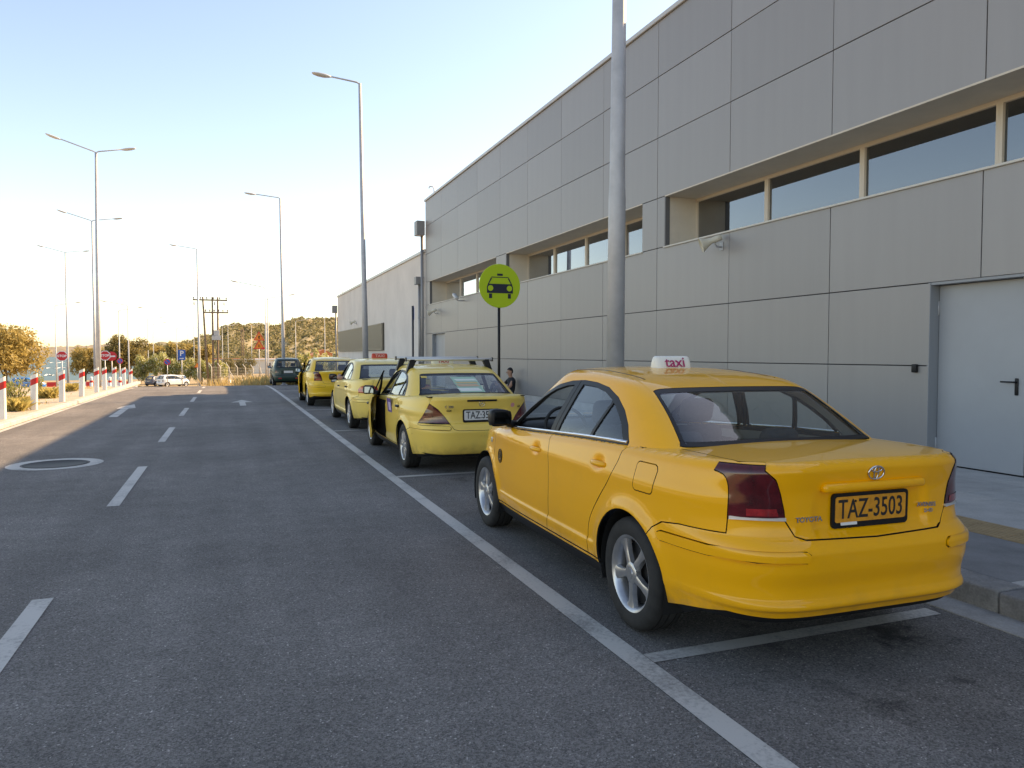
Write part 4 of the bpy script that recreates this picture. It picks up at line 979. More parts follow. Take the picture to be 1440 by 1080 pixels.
def patch(mapf, outer, holes=(), da=0.05, db=0.035, gap=0.0030, off=0.0, rows=None, flip=False):
    """triangulated piece of surface -> verts, normals, faces, boundary loops"""
    O = shrink(outer, gap) if gap else [p[:2] for p in outer]; H = [([p[:2] for p in h] if not gap else shrink(h, -gap)) for h in holes]
    loops = [O] + H; V = []; E = []
    for lp in loops:
        o = len(V); V += lp; E += [(o + i, o + (i + 1) % len(lp)) for i in range(len(lp))]
    a = np.array(O); gx = np.arange(a[:, 0].min() + da / 2, a[:, 0].max(), da); gy = np.arange(a[:, 1].min() + db / 2, a[:, 1].max(), db)
    X, Y = np.meshgrid(gx, gy); X = X.ravel(); Y = Y.ravel()
    if rows is not None:
        for dz in (0.004, 0.012, 0.022, 0.034, 0.05):
            X = np.concatenate([X, gx]); Y = np.concatenate([Y, rows(gx) - dz])
    if len(X):
        k = inside(O, X, Y)
        for h in H: k &= ~inside(h, X, Y)
        X = X[k]; Y = Y[k]
    if len(X):
        B = np.array(V); keep = np.ones(len(X), bool); lim = (0.28 * min(da, db))**2
        for i in range(0, len(X), 512):
            d = (X[i:i+512, None] - B[None, :, 0])**2 + (Y[i:i+512, None] - B[None, :, 1])**2; keep[i:i+512] = d.min(1) > lim
        X = X[keep]; Y = Y[keep]
    nb = len(V); allv = [Vector(p) for p in V] + [Vector((x, y)) for x, y in zip(X, Y)]
    vo, _, fo, ov, _, _ = delaunay_2d_cdt(allv, E, [], 0, 1e-7)
    v2 = np.array([(p.x, p.y) for p in vo]); f = np.array([t for t in fo if len(t) == 3]); c = v2[f].mean(1)
    k = inside(O, c[:, 0], c[:, 1])
    for h in H: k &= ~inside(h, c[:, 0], c[:, 1])
    f = f[k]
    first = {}
    for i, src in enumerate(ov):
        for sidx in src: first[sidx] = i
    e = 8e-4; P = mapf(v2[:, 0], v2[:, 1])
    N = np.cross(mapf(v2[:, 0] + e, v2[:, 1]) - mapf(v2[:, 0] - e, v2[:, 1]), P - mapf(v2[:, 0], v2[:, 1] - e))
    N /= np.linalg.norm(N, axis=1)[:, None] + 1e-12
    tri = v2[f]; area = np.cross(tri[:, 1] - tri[:, 0], tri[:, 2] - tri[:, 0]); f[area < 0] = f[area < 0][:, ::-1]
    P = P + N * off
    bl = []; o = 0
    for lp in loops:
        bl.append([first.get(o + i) for i in range(len(lp))]); o += len(lp)
    return P, N, f, bl

def panel(name, patches, m, parent, lip=0.012, mirror=None, dark_lip=True):
    """patches: list of patch() results -> one object; mirror: None | 'only' | 'both' (adds the mirrored half into the same mesh)"""
    V = []; F = []; NN = []; LI = []
    for (P, N, f, bl) in patches:
        for sx in ((1,) if mirror is None else (-1,) if mirror == 'only' else (1, -1)):
            s = np.array([sx, 1, 1]); o = len(V); V += (P * s).tolist(); NN += (N * s).tolist()
            F += [tuple(t + o) if sx > 0 else tuple(t[::-1] + o) for t in f]; LI += [0] * len(f)
            if lip:
                for lp in bl:
                    lp = [i for i in lp if i is not None]; n = len(lp); o = len(V)
                    A = P[lp] * s; B = (P[lp] - N[lp] * lip) * s
                    T = np.roll(A, -1, 0) - np.roll(A, 1, 0); on = np.cross(T, N[lp] * s) * sx; on /= np.linalg.norm(on, axis=1)[:, None] + 1e-12
                    V += A.tolist() + B.tolist(); NN += on.tolist() + on.tolist()
                    for i in range(n):
                        j = (i + 1) % n; q = (o + i, o + n + i, o + n + j, o + j)
                        F.append(q if sx > 0 else q[::-1]); LI.append(1)
    me = bpy.data.meshes.new(name); me.from_pydata(V, [], F); me.polygons.foreach_set('use_smooth', [True] * len(me.polygons))
    if m is not None: me.materials.append(m)
    if lip and dark_lip:
        me.materials.append(m_dark); me.polygons.foreach_set('material_index', LI)
    me.normals_split_custom_set_from_vertices(NN)
    me.update()
    return link(name, me, parent)

def arc(yc, zc, r, a0, a1, n=20):
    return [(yc + r * math.cos(R(a0 + (a1 - a0) * k / n)), zc + r * math.sin(R(a0 + (a1 - a0) * k / n))) for k in range(n + 1)]

# ------------------------------------------------------------------ wheels
WHEEL_CACHE = {}
def wheel_meshes(rad, width, style):
    key = (round(rad, 3), style)
    if key in WHEEL_CACHE: return WHEEL_CACHE[key]
    rr = rad * (0.70 if style != 'cover' else 0.67); w = width / 2; M = Matrix.Rotation(R(90), 4, 'Y')
    t = MB()
    prof = [(rr - 0.012, -w + 0.012), (rr + 0.006, -w + 0.004), (rr + 0.03, -w), (rad - 0.035, -w + 0.001), (rad - 0.012, -w + 0.012), (rad - 0.001, -w + 0.035)]
    for gz in (-0.045, 0.0, 0.045):
        prof += [(rad, gz - 0.006), (rad - 0.009, gz - 0.005), (rad - 0.009, gz + 0.005), (rad, gz + 0.006)]
    prof += [(rad - 0.001, w - 0.035), (rad - 0.012, w - 0.012), (rad - 0.035, w - 0.001), (rr + 0.03, w), (rr + 0.006, w - 0.004), (rr - 0.012, w - 0.012)]
    t.lathe(prof, 48, M); tyre = t.mesh('tyre', m_rubber); tyre.set_sharp_from_angle(angle=R(45))
    rim = MB()      # outer face is at local +x
    rim.lathe([(rr - 0.012, -w + 0.012), (rr - 0.03, -w + 0.02), (rr - 0.04, 0), (rr - 0.03, w - 0.03), (rr - 0.014, w - 0.012), (rr + 0.004, w - 0.006), (rr + 0.006, w - 0.012)], 48, M)
    disc = MB(); disc.lathe([(0.001, w - 0.075), (rr - 0.05, w - 0.075), (rr - 0.035, w - 0.11)], 32, M)
    n = {'five': 5, 'cover': 9, 'seven': 7}[style]
    for k in range(n):
        a = 2 * math.pi * (k + 0.25) / n
        C = Matrix.Rotation(a, 4, 'X')
        if style == 'cover':
            st = [(0.055, 0.020, -0.012), (0.10, 0.030, -0.010), (rr - 0.045, 0.048, -0.014), (rr - 0.012, 0.055, -0.016)]
        else:
            st = [(0.03, 0.040, -0.020), (0.065, 0.026, -0.018), (0.12, 0.023, -0.022), (rr - 0.05, 0.032, -0.026), (rr - 0.015, 0.058, -0.020)]
        vs = []; fs = []
        for (rad_, hw, dx) in st:
            x = w + dx
            vs += [C @ Vector((x - 0.03, -hw, rad_)), C @ Vector((x - 0.004, -hw * 0.86, rad_)), C @ Vector((x, -hw * 0.45, rad_)), C @ Vector((x, hw * 0.45, rad_)), C @ Vector((x - 0.004, hw * 0.86, rad_)), C @ Vector((x - 0.03, hw, rad_))]
        for i in range(len(st) - 1):
            for j in range(5): fs.append((i*6 + j, i*6 + j + 1, i*6 + 6 + j + 1, i*6 + 6 + j))
        rim.add(vs, fs, True)
    hubr = 0.062 if style != 'cover' else 0.075
    rim.lathe([(hubr, w - 0.05), (hubr, w - 0.020), (hubr - 0.012, w - 0.013), (0.03, w - 0.013), (0.028, w - 0.009), (0.001, w - 0.008)], 28, M)
    rimm = rim.mesh('rim', m_alloy); rimm.set_sharp_from_angle(angle=R(50))
    discm = disc.mesh('brake_disc', mat('brake_dark', (0.03, 0.028, 0.027), 0.6, 0.5))
    bm_ = MB().lathe([(0.011, -0.01), (0.011, 0.003), (0.001, 0.003)], 8, Matrix.Translation((w - 0.0175, 0.0, 0.0)) @ M).mesh('wheel_bolt', m_black)
    WHEEL_CACHE[key] = (tyre, rimm, discm, bm_)
    return WHEEL_CACHE[key]
def wheel(car, x, y, rad, width, style, steer=0.0):
    tyre, rim, disc, bolts = wheel_meshes(rad, width, style)
    o = link('wheel', tyre, car, (x, y, rad), (random.uniform(0, 6.28), 0, (math.pi if x < 0 else 0) + steer))
    link('rim', rim, o); link('brake_disc', disc, o)
    if style != 'cover':
        for k in range(5):
            a = 2 * math.pi * (k + 0.75) / 5; link('wheel_bolt', bolts, o, (0, 0.043 * math.sin(a), 0.043 * math.cos(a)))
    return o

# ------------------------------------------------------------------ a whole car
def build_car(S, label, cat, loc, yaw, paint, group=None, name='taxi_car', da=0.05):
    """S: dictionary of shape curves, metres, y from the rear end, x from the middle"""
    car = thing(name, label, cat, loc, yaw, group)
    W2 = S['W2']; ya_r, ya_f, zw, RA = S['axle_r'], S['axle_f'], S['wheel_r'], S['arch']
    def bump(x, y, z, nx, ny):
        b = np.zeros_like(z); sd = np.abs(nx)
        for ya in (ya_r, ya_f):
            rr = np.hypot(y - ya, z - zw); b = b + 0.020 * np.exp(-((rr - RA) / 0.055)**2) * sd**4 * (z > zw - 0.15)
        if 'moulding' in S:
            mz = S['moulding']; b = b + 0.012 * (1 - sstep(mz - 0.012, mz + 0.012, z)) * sstep(ya_r + RA, ya_r + RA + 0.1, y) * (1 - sstep(ya_f - RA - 0.1, ya_f - RA, y))
        for (zc, amp, wid) in S.get('creases', ()):
            b = b + amp * np.exp(-((z - zc) / wid)**2) * sd**3
        if 'recess' in S:
            xm, z0, z1, dep = S['recess']; rear = (y < 0.6)
            b = b - dep * sstep(-xm - 0.03, -xm, -np.abs(x)) * sstep(z0 - 0.02, z0, z) * (1 - sstep(z1, z1 + 0.02, z)) * rear
        for (hy, hz) in S.get('handles', ()):
            b = b - 0.018 * np.exp(-(((y - hy - 0.01) / 0.055)**2 + ((z - hz - 0.004) / 0.032)**2)) * sd
        return b
    ze = hermite(S['edge']); cr = hermite(S['crown'])
    D = lambda x, y: ze(y) + cr(y) * (1 - np.clip(np.abs(x) / (W2 * 0.92), 0, 1.2)**2)
    low = Shell(S['w'], S['yr'], S['yf'], S['yc'], S['nr'], S['nf'], 0.6, D, S['r'], bump)
    rc = hermite(S['roofz']); xr = S['roof_x']
    DR = lambda x, y: rc(y) - S.get('roof_drop', 0.035) * (np.abs(x) / xr)**2.2
    gh = Shell(S['gw'], S['gyr'], S['gyf'], S['gyc'], S['gnr'], S['gnf'], S['gz0'] + 0.1, DR, S['gr'])
    lowD = lambda x, y: np.stack([np.asarray(x, float), np.asarray(y, float), D(np.asarray(x), np.asarray(y))], -1)
    roofD = lambda x, y: np.stack([np.asarray(x, float), np.asarray(y, float), DR(np.asarray(x), np.asarray(y))], -1)
    kw = dict(da=da, db=da * 0.7)
    PL = lambda: Path(low, da * 0.6)
    PG = lambda: Path(gh, da * 0.6)
    lowp = lambda o, h=(), **k: patch(low.P, o, h, **{**kw, 'rows': low.top, **k})
    ghp = lambda o, h=(), **k: patch(gh.P, o, h, **{**kw, 'rows': gh.top, **k})
    zb = S['bottom']; tq = lambda y, z=0.95: float(low.q_side(y, z))
    dz = zb - zw
    a_lo = math.degrees(math.asin(dz / RA))
    # --- rear bumper (whole width)
    lf = S['lamp_front']; lb = S['lamp_bottom']; li = S['lamp_inner']; lid = S['lid_cut']   # lists
    sm0 = S['seam'][0]
    a_seam = math.degrees(math.atan2(sm0[1] - zw, sm0[0] - ya_r))
    zbb = 0.5 * (zb + S['bottom_rear']) - 0.01; a_lb = math.degrees(math.asin((zbb - zw) / RA))
    half = PL().rear([(0.0, S['bottom_rear']), (0.55, S['bottom_rear']), (0.72, S['bottom_rear'] + 0.01)]).side([(0.34, S['bottom_rear'] - 0.01), (ya_r - RA * math.cos(R(a_lb)), zbb)], True)
    half.side(arc(ya_r, zw, RA, 180 - a_lb, a_seam)).side(S['seam']).side([S['seam'][-1], (lf[-1][0], lb)]).rear([(li[0][0], lb)]).rear([(li[0][0], lb)] + [(x, z) for x, z in lid])
    h = half.done(); full = h + [p for p in mirrored(h) if abs(p[0]) > 1e-6]
    mh = []
    if 'bumper_mould' in S:
        ps, prr, m0, m1 = S['bumper_mould']
        st = PL().side([(ps, m0 + .012), (ps, m1 - .012), (ps - .03, m1)]).side([(0.3, m1)]).rear([(prr + .02, m1), (prr, m1 - .015), (prr, m0 + .015), (prr + .02, m0)]).side([(0.3, m0), (ps - .03, m0), (ps, m0 + .012)]).done()
        mh = [st, mirrored(st)]
    bumper = panel('rear_bumper', [lowp(full, mh, db=min(.018, da * .4))], paint, car)
    if mh:
        for mm in (None, 'only'): panel('bumper_moulding', [lowp(mh[0], off=.010, da=.03, db=.010, rows=None)], paint, bumper, .03, mm, False)
    # --- lamp
    lamp_mat = S.get('lamp_mat', mat('dark_red_lamp', (0.085, 0.005, 0.008), 0.12, coat=0.7, spec=.4, var=0.5, vscale=9))
    ltop = 0.012
    q_lt = float(low.q_rear(li[-1][0], li[-1][1])); q_ft = float(low.q_side(lf[0][0], lf[0][1]))
    lp = PL().side(lf, True).side([lf[-1], (lf[-1][0], lb)]).rear([(li[0][0], lb)]).rear(li, True)
    if S.get('lamp_to_top', True): lp.top(q_lt, q_ft, ltop, g=1)
    lpd = lp.done()
    for sx, mm in ((1, None), (-1, 'only')):
        l = panel('tail_lamp', [lowp(lpd, off=0.004, da=0.03, db=0.025)], lamp_mat, car, 0.03, mm)
        for (pts, mt) in S.get('lamp_bits', ()):
            panel('lamp_segment', [lowp(PL().rear(pts).done(), off=0.0065, da=0.03, db=0.025)], mt, l, 0.004, mm)
        if S.get('lamp_chrome'):
            st = PL().side([(lf[-1][0] - 0.005, lb - 0.004), (lf[-1][0] - 0.005, lb + 0.018)]).rear([(li[0][0] - 0.004, lb + 0.018), (li[0][0] - 0.004, lb - 0.004)])
            panel('chrome_strip', [lowp(st.done(), off=0.010, da=0.03, db=0.008, rows=None)], mat('bright_trim', (.82, .82, .82), .28, .7), l, 0.012, mm, False)
    # --- boot lid: rear face + deck
    e0 = low.edge(np.array([q_lt]))[0]; xin = [(float(e0[0]), float(e0[1]))] + list(S['lid_x']); ygb = S['glass_base_y']
    lr = PL().rear([(x, z) for x, z in reversed(lid)]).rear([(li[0][0], lb)] + li[1:-1] + [li[-1]])
    if S.get('lid_mode') != 'gate': lr.top(q_lt, 0.0)
    else: lr.top(q_lt, 0.0)
    lh = lr.done(); lid_full = lh[:] + [p for p in mirrored(lh) if abs(p[0]) > 1e-6]
    qs = np.linspace(-q_lt, q_lt, 60); Ed = low.edge(qs)
    deck = [(p[0], p[1], 0) for p in Ed] + [(x, y, 1) for x, y in resample([(xin[0][0], xin[0][1])] + list(xin[1:]), 0.05)]
    deck = [(x, y, g * 1.4) for x, y, g in deck]
    deck += [(x, ygb, 0) for x in np.linspace(xin[-1][0], -xin[-1][0], 20)[1:-1]] + [(-x, y, 1) for x, y in reversed(resample([(xin[0][0], xin[0][1])] + list(xin[1:]), 0.05))]
    gate = S.get('lid_mode') == 'gate'
    lidobj = panel('tailgate' if gate else 'boot_lid', [lowp(lid_full)] + ([] if gate else [patch(lowD, deck, **kw)]), paint, car)
    # --- sides
    dr = S['door_rear_cut']; dm = S['door_mid_cut']; df = S['door_front_cut']; db_ = S['door_bottom']
    qa, qm, qf = tq(dr[0][0], dr[0][1]), tq(dm[0][0], dm[0][1]), tq(df[0][0], df[0][1])
    quarter = PL().side(dr, True).side([dr[-1], (dr[-1][0], db_), (ya_r + math.sqrt(RA**2 - (db_ - zw)**2), db_)])
    quarter.side(arc(ya_r, zw, RA, math.degrees(math.asin((db_ - zw) / RA)), a_seam, 28)).side(S['seam']).side([S['seam'][-1], (lf[-1][0], lb)]).side(list(reversed(lf)), True)
    if S.get('lamp_to_top', True): quarter.top(q_ft, q_lt, ltop, g=1)
    else: quarter.rear([li[-1]])
    quarter.top(q_lt, qa)
    fuel = S.get('fuel')
    fh = []
    if fuel:
        y0, y1, z0, z1 = fuel; rr = 0.03
        fp = [(y1 - rr + rr * math.cos(R(a)), z1 - rr + rr * math.sin(R(a))) for a in range(0, 91, 15)] + [(y0 + rr + rr * math.cos(R(a)), z1 - rr + rr * math.sin(R(a))) for a in range(90, 181, 15)] + [(y0 + rr + 0.02 + rr * math.cos(R(a)), z0 + rr + rr * math.sin(R(a))) for a in range(180, 271, 15)] + [(y1 - rr + 0.01 + rr * math.cos(R(a)), z0 + rr + rr * math.sin(R(a))) for a in range(270, 361, 15)]
        fh = [PL().side(fp + [fp[0]]).done()]
    qd = quarter.done()
    # belt strip of the top surface, between shoulder edge and cabin
    qb = np.linspace(q_lt, tq(S['belt_end'], 0.9), 90); Eb = low.edge(qb)
    inner = [(S['belt_in'], S['belt_end'], 0), (S['belt_in'], ygb + 0.15, 0), (xin[-1][0], ygb, 0)] + [(x, y, 1) for x, y in reversed(xin)]
    if gate: inner = [(S['belt_in'], S['belt_end'], 0), (S['belt_in'], ygb + 0.5, 0), (xin[0][0] - 0.02, ygb + 0.1, 0)]
    belt = [(p[0], p[1], 0) for p in Eb] + inner
    def flipx(p): return p
    for mm in (None, 'only'):
        hasfuel = fuel and mm == S.get('fuel_side', 'only')
        panel('quarter_panel', [lowp(qd, fh if hasfuel else ()), patch(lowD, belt, **kw)], paint, car, 0.012, mm)
        if hasfuel: panel('fuel_flap', [lowp(fh[0], off=0.0008, da=0.03, db=0.03)], paint, car, 0.012, mm)
    rd = PL().side(dm, True).side([dm[-1], (dr[-1][0], db_)]).side(list(reversed(dr)), True).top(qa, qm).done()
    fd = PL().side(df, True).side([df[-1], dm[-1]]).side(list(reversed(dm)), True).top(qm, qf).done()
    doors = {}
    hy = S['handles']
    for mm in (None, 'only'):
        sx = 1 if mm is None else -1
        for nm, pd, (hyy, hzz) in (('rear_door', rd, hy[0]), ('front_door', fd, hy[1])):
            d = panel(nm, [lowp(pd)], paint, car, 0.03, mm, not S.get('pale_edges')); doors[(nm, sx)] = d
            q = float(low.q_side(hyy, hzz)); c = low.P(q, hzz); c = Vector((c[0] * sx, c[1], c[2]))
            hb = MB(); pts = [c + Vector((sx * (0.006 + 0.030 * math.sin(math.pi * t)), (t - 0.5) * 0.20, 0.004 * math.sin(math.pi * t))) for t in np.linspace(0.04, 0.96, 11)]
            hb.tube(pts, [0.012, 0.016, 0.0175, 0.018, 0.018, 0.018, 0.018, 0.018, 0.0175, 0.016, 0.012], 10)
            hb.build('handle', S.get('handle_mat', paint), d)
    # sill, front wing, front bumper, bonnet
    fw0 = ya_f - math.sqrt(RA**2 - (db_ - zw)**2); rw1 = ya_r + math.sqrt(RA**2 - (db_ - zw)**2)
    sill = PL().side([(rw1, db_ - 0.004), (fw0, db_ - 0.004), (fw0 + 0.01, zb + 0.06), (rw1 - 0.01, zb + 0.06), (rw1, db_ - 0.004)]).done()
    sillb = PL().side([(rw1 - 0.01, zb + 0.056), (fw0 + 0.01, zb + 0.056), (fw0 + 0.02, zb - 0.02), (rw1 - 0.02, zb - 0.02), (rw1 - 0.01, zb + 0.056)]).done()
    fwing = PL().side(list(df), True).side([df[-1], (fw0, db_)]).side(arc(ya_f, zw, RA, 180 - math.degrees(math.asin((db_ - zw) / RA)), 30, 28)).side([(ya_f + RA * math.cos(R(30)), zw + RA * math.sin(R(30))), (S['head_y'], S['head_z0'] - 0.02), (S['head_y'], S['head_z0'] + 0.12)]).top(tq(S['head_y'], 0.75), qf).done()
    a2 = math.degrees(math.asin((zb - zw) / RA))
    fb = PL().side(arc(ya_f, zw, RA, 30, a2, 12)).side([(ya_f + RA * math.cos(R(a2)), zb), (ya_f + 0.55, zb - 0.01)]).rear([(0.6, zb - 0.01), (0.0, zb - 0.01)], front=True)
    zf = S['head_z0']
    fb.raw([(low.Q, zf)]).rear([(0.0, zf), (0.5, zf)], front=True).side([(S['head_y'] + 0.12, zf), (S['head_y'], zf)])
    fbd = fb.done()
    hl = PL().side([(S['head_y'], zf)]).side([(S['head_y'] + 0.12, zf)]).rear([(0.45, zf), (0.0, zf)], front=True).raw([(low.Q, zf)]).top(low.Q, tq(S['head_y'], 0.75), 0.006, g=1).done()
    for mm in (None, 'only'):
        panel('sill', [lowp(sill, rows=None)], paint, car, 0.02, mm)
        panel('sill_trim', [lowp(sillb, rows=None, off=-0.006)], m_black, car, 0.02, mm)
        panel('front_wing', [lowp(fwing)], paint, car, 0.012, mm)
        panel('headlamp', [lowp(hl, off=0.001)], mat('headlamp_lens', (0.5, 0.52, 0.54), 0.1, 0.4, coat=1.0), car, 0.01, mm)
    panel('front_bumper', [lowp(fbd)], paint, car, 0.012, 'both')
    qn = np.linspace(tq(S['belt_end'], 0.9), low.Q, 60); En = low.edge(qn)
    bon = [(p[0], p[1], 0) for p in En] + [(-p[0], p[1], 0) for p in En[::-1][1:]]
    panel('bonnet', [patch(lowD, bon, **kw)], paint, car)
    # dark inner skin, floor pan and wheel wells
    inn = MB()
    inn.box((-W2 + 0.16, ya_r - 0.1, zb - 0.04), (W2 - 0.16, ya_f + 0.1, zb + 0.06))
    inn.box((-W2 + 0.42, 0.55, zb + 0.08), (W2 - 0.42, S['L'] - 0.5, 0.5))
    inn.build('floor_pan', m_dark, car)
    br = S['bottom_rear']
    vh = PL().rear([(0.0, br - 0.045), (0.6, br - 0.045)]).side([(0.42, br - 0.05), (ya_r - RA - 0.06, zbb - 0.05), (ya_r - RA - 0.02, zbb + 0.03), (0.4, br + 0.03)]).rear([(0.6, br + 0.03), (0.0, br + 0.03)]).done()
    vf = vh + [p for p in mirrored(vh) if abs(p[0]) > 1e-6]
    panel('rear_valance', [lowp(vf, rows=None, off=-0.018)], m_black, car, 0.25)
    skin = PL().side([(ya_r + RA + 0.03, zb + 0.02)]).side([(ya_f - RA - 0.03, zb + 0.02), (ya_f - RA - 0.03, 0.80)]).top(tq(ya_f - RA - 0.03), tq(ya_r + RA + 0.03), dz=.035, g=1).done()
    skin2 = PL().side([(ya_r + RA - 0.05, 0.72), (ya_r + RA - 0.05, 0.9), (0.28, 0.9)]).rear([(0.0, 0.9), (0.0, zb + 0.1)]).side([(0.3, zb + 0.1), (ya_r - RA - 0.03, zb + 0.1), (ya_r - RA - 0.03, 0.6), (ya_r - 0.3, 0.72)]).done()
    for mm in (None, 'only'):
        panel('inner_skin', [lowp(skin, rows=None, off=-0.035, da=0.2, db=0.15), lowp(skin2, rows=None, off=-0.035, da=0.15, db=0.1)], m_dark, car, 0, mm)
    for ya in (ya_r, ya_f):
        for sx in (-1, 1):
            b = MB(); vs = []; fs = []; n = 24
            for k in range(n + 1):
                a = R(-20 + 220 * k / n)
                for xx in (W2 - 0.035, W2 - 0.33): vs.append((sx * xx, ya + (RA + 0.004) * math.cos(a), zw + (RA + 0.004) * math.sin(a)))
            for k in range(n): fs.append((2*k, 2*k+1, 2*k+3, 2*k+2))
            fs.append(tuple(2*k + 1 for k in range(n + 1)))
            b.add(vs, fs, True).build('wheel_well', m_dark, car)
    tw = S.get('tyre_w', 0.205)
    for ya in (ya_r, ya_f):
        for sx in (-1, 1): wheel(car, sx * (W2 - 0.022 - tw / 2), ya, zw, tw, S['wheel_style'])
    # --- cabin
    rg = S['rear_glass']; ws = S['windscreen']; dlo = S['dlo']
    z0 = S['gz0']
    topq = gh.Q
    cab = PG().rear(list(reversed(rg)), False)               # from top centre outwards and down, given (x,z)
    cab = PG()
    cab.rear(rg, True)                                        # rg: bottom centre -> ... -> top centre
    cab.raw([(0.0, float(gh.top(0.0)))], g=0).top(0.0, topq)
    cab.rear(list(reversed(ws)), True, front=True)            # top centre -> bottom centre
    cab.raw([(topq, z0)], g=0).rear([(0.0, z0)], front=True)
    nlow = [(q, z0) for q in np.linspace(topq, 0.0, 60)][1:-1]
    cab.raw(nlow, g=0).raw([(0.0, z0)], g=0)
    dl = PG().side(dlo + [dlo[0]]).done()
    roofp = [ghp(cab.done(), [dl], gap=0.001)]
    roof = panel('cabin', roofp, paint, car, 0.03, 'both')
    panel('headliner', [ghp(cab.done(), [dl], gap=-.012, off=-0.026, rows=None, da=.09, db=.06)], mat('headliner_grey', (.30, .30, .29), .9), car, 0, 'both')
    qn = np.linspace(0, topq, 110); Er = gh.edge(qn)
    rpoly = [(p[0], p[1], 0) for p in Er] + [(-p[0], p[1], 0) for p in Er[::-1][1:-1]]
    panel('roof', [patch(roofD, rpoly, **kw)], paint, car, 0.0)
    panel('roof_lining', [patch(roofD, rpoly, da=.12, db=.12, off=-.03)], mat('headliner_grey', (.30, .30, .29), .9), car, 0.0)
    gl = S.get('glass', glass_mat('car_glass', (0.78, 0.83, 0.82), 1.5, 0.0, 1.3))
    def ring(pth, inset, hole_is=None):
        return [(a, b, 1) for a, b in shrink([(p[0], p[1], 1) for p in pth], inset)]
    rgq = PG().rear(rg, True).done(); rgfull = rgq + [p for p in mirrored(rgq) if abs(p[0]) > 1e-6]
    g_in = ring(rgfull, S.get('seal', 0.028))
    panel('rear_window_seal', [ghp(rgfull, [g_in], off=0.002, rows=None)], m_black, car, 0.01)
    panel('rear_window', [ghp(rgfull, gap=0.004, off=0.0005, rows=None)], gl, car, 0)
    wq = PG().rear(ws, True, front=True).done()
    wsl = wq + [(topq, wq[-1][1], 1), (topq, wq[0][1], 1)]
    panel('windscreen', [ghp(wsl, gap=0.0, rows=None)], gl, car, 0, 'both')
    bm0, bm1 = S['b_pillar']           # (y at belt, y at roof)
    fr = S.get('frame', 0.03)
    wins = S['windows']                # list of (door, outline)
    for mm in (None, 'only'):
        sx = 1 if mm is None else -1
        hol = [(nm, PG().side(w + [w[0]]).done()) for nm, w in wins]
        # split black surround at the B pillar so that a front door can swing with its frame
        bl_ = PG().side(S['dlo_front'] + [S['dlo_front'][0]]).done(); br_ = PG().side(S['dlo_rear'] + [S['dlo_rear'][0]]).done()
        for dn, reg in (('front_door', bl_), ('rear_door', br_)):
            hs = [h for nm, h in hol if nm.startswith(dn.split('_')[0])]
            fo = panel('window_frame', [ghp(reg, hs, gap=0.001, off=0.001, rows=None, da=0.04)], S.get('frame_mat', m_black), doors[(dn, sx)], 0.02, mm)
            for nm, h in hol:
                if nm.startswith(dn.split('_')[0]) and not (S.get('open_window') and dn == 'front_door' and sx == -1):
                    panel('window_pane', [ghp(h, gap=0.0, off=-0.006, rows=None, da=0.06)], gl, doors[(dn, sx)], 0, mm)
        if S.get('belt_chrome'):
            y0, y1 = S['belt_chrome']; ys = np.linspace(y0, y1, 24); q = np.array([tq(y) for y in ys]); e = low.edge(q); zz = e[:, 2] + .010; g2 = gh.P(gh.q_side(ys, zz), zz)
            b = MB(); b.tube([(sx * (p[0] + 0.004), p[1], p[2]) for p in g2], 0.010, 6); b.build('belt_trim', m_chrome, car)
    # mirrors
    for sx in (-1, 1):
        my, mz = S['mirror']; e = low.edge(np.array([tq(my)]))[0]
        b = MB(); bm = bmesh.new(); bmesh.ops.create_uvsphere(bm, u_segments=16, v_segments=10, radius=1.0)
        vs = []
        for v in bm.verts:
            c = v.co; k = 1.0 / max(abs(c.x), abs(c.y), abs(c.z))**0.62
            x, y, z = c.x * k * 0.095, c.y * k * 0.080, c.z * k * 0.072
            y = max(y, -0.045) ; vs.append((sx * (e[0] + 0.118) + x, my + y + 0.02 * sx * x / 0.1 * 0, mz + z * (1 + 0.12 * sx * x / 0.095)))
        bm.verts.index_update(); b.add(vs, [tuple(v.index for v in f.verts) for f in bm.faces], True); bm.free()
        b.tube([(sx * (e[0] - 0.03), my + 0.03, e[2] + 0.02), (sx * (e[0] + 0.06), my + 0.02, mz - 0.04)], [0.035, 0.03], 8)
        mo = b.build('door_mirror', S.get('mirror_mat', m_black), doors[('front_door', sx)])
        g = MB(); g.prism([(-0.070, -0.048), (0.070, -0.052), (0.074, 0.045), (-0.066, 0.048)], 0, 0.003, frame((sx * (e[0] + 0.118), my - 0.049, mz), (1, -sx * .10, 0), (0, 0.06, 1)))
        g.build('mirror_glass', mat('mirror_glass', (0.28, 0.30, 0.32), 0.05, 1.0), mo)
    # interior
    si = MB()
    for (sx, sy) in ((-0.37, S['seat_f']), (0.37, S['seat_f'])):
        Mx = Matrix.Translation((sx, sy, 0.42)); T = Matrix.Rotation(R(14), 4, 'X')
        si = MB().rbox((-0.25, -0.02, -0.1), (0.25, 0.5, 0.08), 0.06, Mx)
        si.rbox((-0.24, -0.09, 0.0), (0.24, 0.05, 0.62), 0.06, Mx @ T)
        so = si.build('front_seat', m_seat, car)
        MB().rbox((-0.135, -0.07, 0.645), (0.135, 0.04, 0.83), 0.05, Mx @ T, 3).tube([Mx @ T @ Vector((-0.06, -0.02, 0.6)), Mx @ T @ Vector((-0.06, -0.02, 0.68))], 0.006, 6).tube([Mx @ T @ Vector((0.06, -0.02, 0.6)), Mx @ T @ Vector((0.06, -0.02, 0.68))], 0.006, 6).build('headrest', m_seat, so)
    T = Matrix.Translation((0, S['seat_r'], 0.42)) @ Matrix.Rotation(R(18), 4, 'X')
